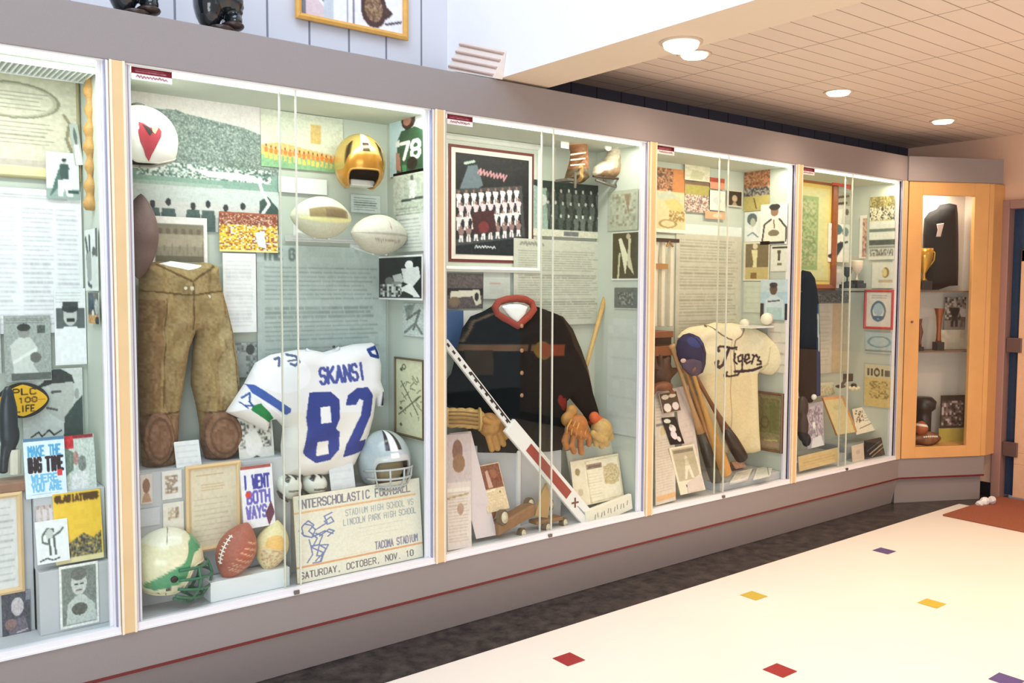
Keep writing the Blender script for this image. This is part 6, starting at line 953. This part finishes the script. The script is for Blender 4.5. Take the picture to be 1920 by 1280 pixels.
cv = CV(60, 90, (240, 230, 206)).rect(.08, .05, .92, .72, (196, 184, 156)).rect(.12, .08, .9, .13, (140, 130, 112)).poly([(.5, .3), (.6, .3), (.7, .7), (.6, .7), (.54, .5), (.4, .7), (.32, .7)], (238, 230, 206)).ell(.55, .26, .06, .05, (230, 216, 190)).rect(.08, .28, .92, .42, (184, 172, 140), .4).rect(.3, .82, .36, .86, (90, 80, 80)); quadsheet('photograph', 'cream bordered sepia card of a player leaning at the front of the jersey case', 'photograph', ((1253, 840), (1300, 832), (1275, 928)), (.12, .12, .06), cv, .005, (240, 226, 200))
# open papers and small items on the case floor, right
def floor_sheet(name, label, cat, q, cv, z, th=.003, lift=0.):
    P = [BZ(px, py, z) for px, py in q]; P[0][2] += lift; P[1][2] += lift; return tag(sheet(name, P[0], P[1], P[2], cv, th), label, cat)
z_ = .376; riser(3, 3.86, XS[4]-.032, .055, .374, nm='low_platform'); floor_sheet('open_booklet', 'open white booklet lying on the floor of the jersey case, right of the bats', 'booklet', ((1380, 889), (1412, 881), (1368, 909)), CV(40, 40, (236, 234, 222)).lines(.1, .1, .45, .9, 6, (190, 190, 170)).lines(.55, .1, .9, .9, 6, (190, 190, 170)), z_, .012)
floor_sheet('open_booklet', 'white paper lying in the right front corner of the jersey case', 'booklet', ((1420, 879), (1450, 872), (1412, 901)), CV(40, 40, (228, 232, 222)).lines(.1, .1, .9, .9, 8, (190, 196, 180)).line([(.6, .0), (.9, .9)], 1, (130, 140, 120)), z_, .006)
for k, (px, py, lb) in enumerate(((1384, 880, 'pinkish folded card standing on the open booklet by the black bat barrel'), (1420, 868, 'small patterned folded card at the foot of the cream jersey'))):
    q = BZ(px, py, z_); g = G(); g.prism([q+np.array([-.05, -.02, .013]), q+np.array([.05, -.02, .013]), q+np.array([.05, .01, .05]), q+np.array([-.05, .01, .05])], (0, .004, 0)); g.prism([q+np.array([-.05, .04, .013]), q+np.array([.05, .04, .013]), q+np.array([.05, .014, .05]), q+np.array([-.05, .014, .05])], (0, .004, 0))
    tag(g.go('folded_card', mat('folded_%d' % k, ((210, 160, 132), (150, 136, 112))[k], .6, noise=.3, nscale=60)), lb, 'card')

# ================================================================== case with the gold framed certificate
SX = XS[5]-.036
cv = CV(50, 120, (222, 214, 150)).rect(.0, .04, .85, .96, (214, 214, 160)).rect(.0, .10, .7, .88, (150, 176, 120)).speck(.0, .14, .66, .84, [(150, 176, 120), (176, 190, 140), (120, 150, 104), (190, 190, 150), (140, 150, 110)], 3)
framed('framed_certificate', 'green and gold certificate in a wide brown frame beside the dark uniform', 'certificate', (1470, 322), (1562, 547), cv, lay=1, fw=.05, depth=.03, fmat=mat('orange_brown_frame', (150, 84, 44), .35, noise=.12), mats=((.03, (232, 206, 110)),))
g = G(); q = B(1578, 336, .30); g.prism([B(1560, 322, .3), B(1594, 330, .3), B(1594, 356, .3), B(1580, 350, .3), B(1560, 346, .3)], (0, -.006, 0)).prism([B(1548, 322, .3), B(1562, 324, .3), B(1562, 342, .3), B(1550, 338, .3)], (0, -.006, 0)); tag(g.go('red_ribbon', mat('ribbon_red', (206, 70, 50), .5)), 'bright red ribbon pinned above the small photographs', 'ribbon')
cv = CV(40, 56, (206, 206, 194)).rect(0, .0, 1, .4, (170, 166, 150)).line([(.1, .2), (.9, .1)], 2, (80, 76, 66)).line([(.2, .38), (.8, .32)], 2, (60, 56, 50)).poly([(.1, .6), (.6, .5), (.5, 1), (.1, 1)], (228, 226, 214)).ell(.85, .6, .1, .1, (90, 80, 70)); pic('photograph', 'pale photograph right under the red ribbon', 'photograph', (1562, 358), (1592, 422), cv, lay=2)
cv = CV(40, 60, (236, 234, 226)).ell(.4, .15, .25, .14, (90, 120, 124)).ell(.8, .2, .15, .12, (130, 150, 150)).poly([(.3, .95), (.35, .55), (.6, .45), (.75, .55), (.5, .8)], (50, 60, 64)).ell(.2, .85, .2, .06, (50, 54, 54)).line([(.6, .5), (.9, .46)], 1.6, (60, 66, 70)); pic('photograph', 'white photograph of a bending dark figure beside the brown frame', 'photograph', (1553, 418), (1591, 492), cv, lay=3)
pic('caption_card', 'white card on the back panel just below the bending figure photograph', 'card', (1556, 504), (1582, 540), CV(20, 24, (232, 226, 218)).rect(.3, .2, .7, .8, (220, 206, 200)), lay=2)
cv = CV(14, 50, (238, 230, 220)).rect(.5, .1, 1, .95, (190, 150, 130)).speck(.5, .1, 1, .95, [(190, 150, 130), (150, 110, 100), (226, 190, 160)], 3); pic('narrow_print', 'tall narrow cream and reddish print above the pair of small trophies', 'picture', (1613, 404), (1624, 484), cv, 'X', SX, 1)
sh = G(); za = B(1560, 545, .2)[2]; sh.box(XS[4]+.034, B(1622, 540, .2)[0], .19, .355, za-.010, za); tag(sh.go('glass_shelf', mat('shelf_dark_edge', (60, 62, 58), .3)), 'dark edged shelf under the two small trophies', 'shelf')
def trophy(label, px, base, top, Y, cup, w_, basem, cat='trophy', h3=False):
    q0, q1 = B(px, base, Y), B(px, top, Y); H = q1[2]-q0[2]; r = thing('trophy', label, cat, tuple(q0)); G().box(q0[0]-w_, q0[0]+w_, Y-w_*.7, Y+w_*.7, q0[2], q0[2]+H*.18).box(q0[0]-w_*.75, q0[0]+w_*.75, Y-w_*.5, Y+w_*.5, q0[2]+H*.18, q0[2]+H*.28).go('base', basem, r, bevel=.002)
    G().lathe([(w_*.35, H*.28), (w_*.12, H*.34), (w_*.10, H*.5), (w_*.3, H*.55), (w_*.62, H*.7), (w_*.7, H*.95), (w_*.66, H)], q0, seg=20).go('cup', cup, r, smooth=True); return r, q0, H
bt = mat('trophy_black', (38, 40, 42), .3); sv = mat('trophy_silver', (190, 190, 186), .25, metal=.7); gd = mat('trophy_gold', (206, 160, 70), .25, metal=.6)
zp = lambda px: None
trophy('small trophy with a dark base, left of the pair on the shelf', 1588, 540, 500, .23, bt, .045, bt); trophy('small trophy with a pale cup and black base, right of the shelf pair', 1606, 540, 488, .25, mat('cream_cup', (230, 216, 196), .35), .055, bt)
cv = CV(54, 40, (216, 206, 160)).speck(0, 0, 1, .45, [(150, 140, 90), (196, 186, 130), (120, 112, 70)], 3).speck(0, .45, 1, .95, [(230, 226, 206), (60, 66, 60), (190, 176, 130), (236, 230, 210)], 3); pic('photograph', 'yellowish group photograph at the top of the far side wall', 'photograph', (1632, 370), (1677, 413), cv, 'X', SX, 1)
cv = CV(54, 50, (222, 224, 214)).rect(0, .2, 1, .26, (120, 130, 120)).rect(0, .5, 1, .62, (90, 96, 88)).rect(0, .66, 1, .7, (150, 150, 140)).speck(.05, .75, .95, .9, [(222, 224, 214), (110, 112, 104), (160, 160, 150)], 3); pic('photograph', 'pale wide photograph with dark bands on the far side wall', 'photograph', (1631, 416), (1677, 486), cv, 'X', SX, 1)
cv = CV(44, 40, (226, 224, 212)).ell(.6, .4, .16, .2, (150, 130, 70)).ell(.55, .4, .12, .16, (220, 206, 150)).rect(.3, .7, .9, .76, (196, 180, 150)); pic('drawing_card', 'cream card with a small yellow ball emblem on the far side wall', 'card', (1636, 492), (1677, 540), cv, 'X', SX, 1)
cv = CV(54, 66, (232, 224, 214)).ring(.48, .55, .26, .26, (96, 122, 140), 2.).ell(.48, .5, .2, .18, (176, 196, 206)).rect(.3, .7, .7, .76, (90, 112, 130)).lines(.2, .08, .85, .2, 2, (110, 110, 96)); framed('framed_certificate', 'certificate with a blue seal in a red frame on the far side wall', 'certificate', (1622, 543), (1675, 618), cv, 'X', SX, 1, fw=.016, depth=.012, fmat=mat('frame_red', (196, 66, 56), .4))
pic('drawing_card', 'pale blue card beneath the red framed certificate', 'card', (1623, 622), (1675, 664), CV(50, 36, (190, 204, 204)).ring(.5, .45, .38, .25, (130, 160, 168), 1).rect(0, .85, 1, .9, (150, 150, 140)), 'X', SX, 1)
cv = CV(60, 90, (222, 196, 130)).rect(0, 0, 1, .3, (212, 204, 172)).rect(.10, .10, .16, .26, (84, 78, 62)).rect(.22, .10, .27, .26, (84, 78, 62)).ring(.42, .18, .08, .08, (84, 78, 62), 1.4).rect(.58, .10, .63, .26, (84, 78, 62)).rect(.70, .12, .84, .26, (110, 100, 80)).speck(.2, .4, .85, .8, [(222, 196, 130), (196, 170, 104), (222, 196, 130), (150, 130, 80)], 4); pic('poster', 'yellow printed poster with dark heading low on the far side wall', 'poster', (1622, 682), (1675, 766), cv, 'X', SX, 1)
cv = CV(60, 80, (206, 196, 172)).rect(0, 0, .45, 1, (212, 206, 190)).rect(.45, 0, .8, 1, (206, 182, 146)).lines(.05, .1, .4, .9, 14, (180, 176, 160)).rect(.8, 0, 1, 1, (200, 190, 160)); pic('text_panel', 'beige panelled text board behind the slanted open book', 'sign', (1530, 568), (1594, 695), cv, lay=1)
pic('photograph', 'long dark grey strip photograph above the beige panelled text board', 'photograph', (1530, 546), (1592, 568), CV(60, 20, (120, 116, 104)).speck(0, .2, 1, .9, [(80, 78, 72), (130, 126, 112), (170, 166, 150), (60, 58, 54)], 2), lay=2)
# dark uniform hanging at the left
out = [(1497, 520), (1504, 506), (1514, 508), (1522, 520), (1526, 540), (1530, 570), (1532, 620), (1533, 700), (1533, 742), (1520, 745), (1518, 755), (1500, 752), (1492, 700), (1492, 560)]
cv = CV(50, 130, (26, 28, 34), (1488, 500, 1538, 760)).poly([(1519, 570), (1536, 570), (1536, 745), (1518, 745)], (40, 66, 108)).poly([(1521, 570), (1532, 570), (1533, 655), (1521, 655)], (96, 130, 136)).line([(1521, 590), (1523, 655)], 1.6, (206, 214, 206))
r = thing('uniform', 'dark hanging uniform with a blue striped side at the left of the farthest case', 'uniform', tuple(B(1515, 755, .2))); puff('uniform', out, .22, .05, None, r, step=1.5, R=12, cv=cv); G().sphere(B(1526, 744, .16), (.022, .015, .018)).go('white_glove', card_m, r, smooth=True)
s = mpp(1505, 800, .15); g = G(); g.sphere(B(1504, 765, .15), (13*s, 10*s, 22*s)).sphere(B(1505, 800, .13), (11*s, 10*s, 26*s)).sphere(B(1512, 825, .12), (9*s, 8*s, 12*s)); tag(g.go('leather_case', mat('black_leather', (40, 34, 38), .5, noise=.15, bump=.5), smooth=True, remesh=.006), 'lumpy black leather bag below the dark uniform', 'bag')
# low exhibits
riser(4, XS[4]+.034, B(1588, 860, .12)[0], .13, ZB+.07); riser(4, B(1588, 860, .15)[0]+.002, XS[5]-.04, .15, ZB+.10)
quadsheet('magazine', 'grey-violet printed magazine leaning left of the slanted open book', 'magazine', ((1512, 758), (1542, 752), (1514, 842)), (.19, .19, .10), CV(50, 70, (176, 170, 184)).speck(.05, .1, .95, .8, [(176, 170, 184), (150, 140, 160), (206, 200, 206), (130, 120, 136)], 4).ell(.4, .5, .08, .08, (240, 240, 240)).poly([(.3, .8), (.8, .75), (1, 1), (.2, 1)], (222, 224, 230)), .004)
quadsheet('open_book', 'slanted book page with an orange edge at the centre of the farthest case', 'book', ((1540, 746), (1578, 742), (1567, 816)), (.22, .22, .12), CV(50, 60, (214, 200, 150)).rect(0, .0, 1, .06, (222, 160, 110)).ell(.5, .3, .2, .06, (190, 190, 140)).rect(.9, 0, 1, 1, (200, 150, 90)), .012, (216, 150, 96))
quadsheet('photograph', 'small greenish photograph leaning above the slanted book page', 'photograph', ((1534, 718), (1562, 716), (1538, 742)), (.28, .28, .26), CV(30, 24, (206, 206, 180)).speck(.0, .3, 1, 1, [(206, 206, 180), (170, 170, 130), (214, 190, 150)], 3), .003)
quadsheet('open_book', 'large white printed spread leaning at the right of the farthest case', 'book', ((1596, 768), (1634, 760), (1604, 816)), (.25, .25, .15), CV(70, 60, (234, 226, 204)).speck(.1, .1, .45, .6, [(234, 226, 204), (234, 226, 204), (120, 90, 70)], 4).lines(.5, .2, .9, .6, 4, (160, 150, 150)).line([(.2, .8), (.8, .7)], 1, (130, 110, 90)), .010)
g = G(); q = B(1590, 706, .22); g.box(q[0]-.03, q[0]+.03, .2, .24, q[2]-.03, q[2]+.02); g.sphere(B(1576, 724, .2), (.04, .03, .012)).sphere(B(1601, 722, .2), (.02, .02, .014)).tube([B(1576, 724, .2), B(1586, 712, .21)], .010); tag(g.go('camera', mat('camera_black', (48, 42, 40), .4, noise=.1), bevel=.003), 'small dark camera-like item sitting behind the slanted book', 'camera')
g = G(); 
for k in range(5): q = B(1593+4*k, 727+2*(k % 2), .18); g.sphere(q, (.014, .012, .012))
tag(g.go('bead_chain', mat('cream_bead', (226, 214, 176), .4)), 'little cream beaded cluster beside the dark camera-like item', 'ornament')
cv = CV(60, 40, (46, 42, 40)).line([(.2, .8), (.9, .3)], 1.4, (196, 180, 150)).line([(.3, .95), (.95, .5)], 1.2, (190, 160, 120)).line([(.1, .6), (.7, .2)], 1, (110, 110, 110)).ell(.8, .85, .1, .1, (90, 70, 50)); quadsheet('photograph', 'black glossy photograph low in the right corner of the farthest case', 'photograph', ((1620, 826), (1660, 818), (1622, 860)), (.10, .10, .07), cv, .004, (60, 56, 50))
quadsheet('caption_card', 'cream card on the low riser left of the black glossy photograph', 'card', ((1596, 836), (1618, 830), (1598, 872)), (.09, .09, .07), CV(20, 24, (226, 206, 186)).ell(.5, .4, .15, .12, (200, 180, 170)), .003)
quadsheet('caption_card', 'wide tan card along the front floor of the farthest case', 'card', ((1496, 856), (1572, 838), (1498, 884)), (.09, .09, .06), CV(50, 20, (214, 190, 140)).lines(.1, .2, .9, .8, 3, (190, 160, 110)), .003)

# ================================================================== corner cabinet contents
def BC(px, py, dep): return hit(px, py, AC(0, dep, 0), (nn[0], nn[1], 0))
def cpuff(name, out, dep, th, col, parent):
    c = np.mean(out, 0); V = [BC(*c, dep-th)]; n = len(out); Fc = []
    for ring, (k, d) in enumerate(((.55, th*.92), (.85, th*.6), (1., 0.))):
        for (x, y) in out: q = c+(np.array([x, y])-c)*k; V.append(BC(q[0], q[1], dep-d))
    for i in range(n): Fc.append((0, 1+i, 1+(i+1) % n))
    for ring in range(2):
        for i in range(n): a, b = 1+ring*n+i, 1+ring*n+(i+1) % n; Fc.append((a, a+n, b+n, b))
    Fc.append(tuple(1+2*n+i for i in range(n))[::-1]); return mk(name, V, Fc, col, parent, smooth=True)
r = thing('dark_jacket', 'black folded jacket hanging in the top of the maple corner cabinet', 'jacket', tuple(BC(1762, 540, .15))); cpuff('jacket', [(1733, 410), (1742, 398), (1756, 392), (1762, 384), (1780, 381), (1794, 384), (1796, 400), (1797, 440), (1797, 500), (1796, 535), (1780, 536), (1760, 543), (1735, 543), (1731, 500), (1731, 440)], .19, .07, mat('black_wool', (20, 26, 30), .85, noise=.1, bump=.5), r)
cpuff('chest_emblem', [(1756, 420), (1770, 418), (1768, 428), (1764, 444), (1755, 444), (1758, 430)], .117, .004, mat('emblem_white', (214, 196, 190), .7), r)
def ctro(name, label, px, base, prof, dep, m_, basem, bw, bh, extra=None):
    q = BC(px, base, dep); r = thing(name, label, 'trophy', tuple(q)); g = G(); a = q-np.array([dd[0], dd[1], 0])*bw/2-np.array([nn[0], nn[1], 0])*bw/2; g.obox(a, np.array([dd[0], dd[1], 0])*bw, np.array([nn[0], nn[1], 0])*bw, (0, 0, bh)).go('base', basem, r, bevel=.002)
    G().lathe([(r_, z+bh) for r_, z in prof], q, seg=20).go('cup', m_, r, smooth=True); return r, q
r, q = ctro('gold_cup', 'gold two-handled cup on a dark base in the top of the corner cabinet', 1731, 543, [(.03, 0), (.012, .02), (.012, .05), (.04, .10), (.055, .16), (.058, .22)], .09, gd, bt, .08, .06)
for s_ in (-1, 1): G().tube([q+np.array([dd[0]*s_*k, dd[1]*s_*k, .06+z]) for k, z in ((.042, .10), (.075, .14), (.080, .19), (.052, .215))], .006, 8).go('handle', gd, r, smooth=True)
ctro('column_trophy', 'slim brown column trophy beside the photograph on the middle shelf', 1759, 657, [(.02, 0), (.016, .02), (.014, .09), (.020, .17), (.030, .22), (.034, .23)], .12, mat('red_bronze', (150, 80, 44), .35, metal=.3), bt, .055, .06)
ctro('column_trophy', 'dark trophy partly hidden by the left door frame on the middle shelf', 1724, 658, [(.012, 0), (.010, .04), (.02, .10), (.008, .15), (.012, .19)], .08, mat('dark_red_bronze', (110, 60, 40), .4), bt, .04, .03)
ctro('tall_trophy', 'tall black topped trophy on the bottom of the corner cabinet', 1730, 832, [(.055, 0), (.05, .02), (.05, .17), (.052, .20), (.075, .22), (.08, .27), (.05, .30)], .15, mat('black_cup', (46, 40, 40), .3), bt, .09, .03)
def cpic(name, label, tl, br, dep, cv, th=.004):
    a, b = BC(*tl, dep), BC(*br, dep); L_ = (b[:2]-a[:2])@dd; TR = np.array([a[0]+dd[0]*L_, a[1]+dd[1]*L_, a[2]]); BL = np.array([a[0], a[1], b[2]]); return tag(sheet(name, a, TR, BL, cv, th), label, 'photograph')
cv = CV(40, 50, (150, 140, 130)).speck(0, .0, 1, .7, [(150, 140, 130), (50, 46, 46), (206, 196, 186), (90, 84, 80)], 4).man(.35, .15, .75, (40, 38, 40), (200, 180, 160), (50, 48, 48)).man(.68, .2, .7, (220, 210, 206), (170, 140, 120), (120, 100, 96)); cpic('photograph', 'photograph of two standing figures on the middle shelf of the corner cabinet', (1772, 557), (1822, 618), .20, cv)
cpic('caption_card', 'cream card under the photograph on the middle shelf of the corner cabinet', (1764, 618), (1822, 654), .20, CV(20, 14, (222, 210, 186)).noise(.05, 3))
cv = CV(40, 50, (60, 50, 46)).speck(.08, .2, .92, .95, [(60, 50, 46), (206, 190, 186), (130, 110, 106), (90, 76, 72)], 4); cpic('photograph', 'dark team photograph low in the corner cabinet above the yellow card', (1763, 741), (1808, 800), .15, cv)
cpic('caption_card', 'mustard yellow card at the bottom right of the corner cabinet', (1760, 803), (1808, 828), .14, CV(20, 14, (190, 170, 84)))
q = BC(1738, 822, .07); football('football', 'old brown football on the floor of the corner cabinet', q, (dd[0], dd[1], 0), (0, 0, 1), .22, .05, CV(20, 20, (134, 88, 60), (-180, -1, 180, 1)).noise(.08, 2), lace_dir=(-nn[0], -nn[1], .5))
q = BC(1727, 802, .06); football('small_ball', 'small orange-brown ball with a white stripe behind the old brown football', q, (.2, 0, 1), (0, -1, 0), .10, .045, CV(20, 20, (176, 96, 60), (-180, -1, 180, 1)).rect(-180, .3, 180, .5, (240, 232, 220)), laces=None)
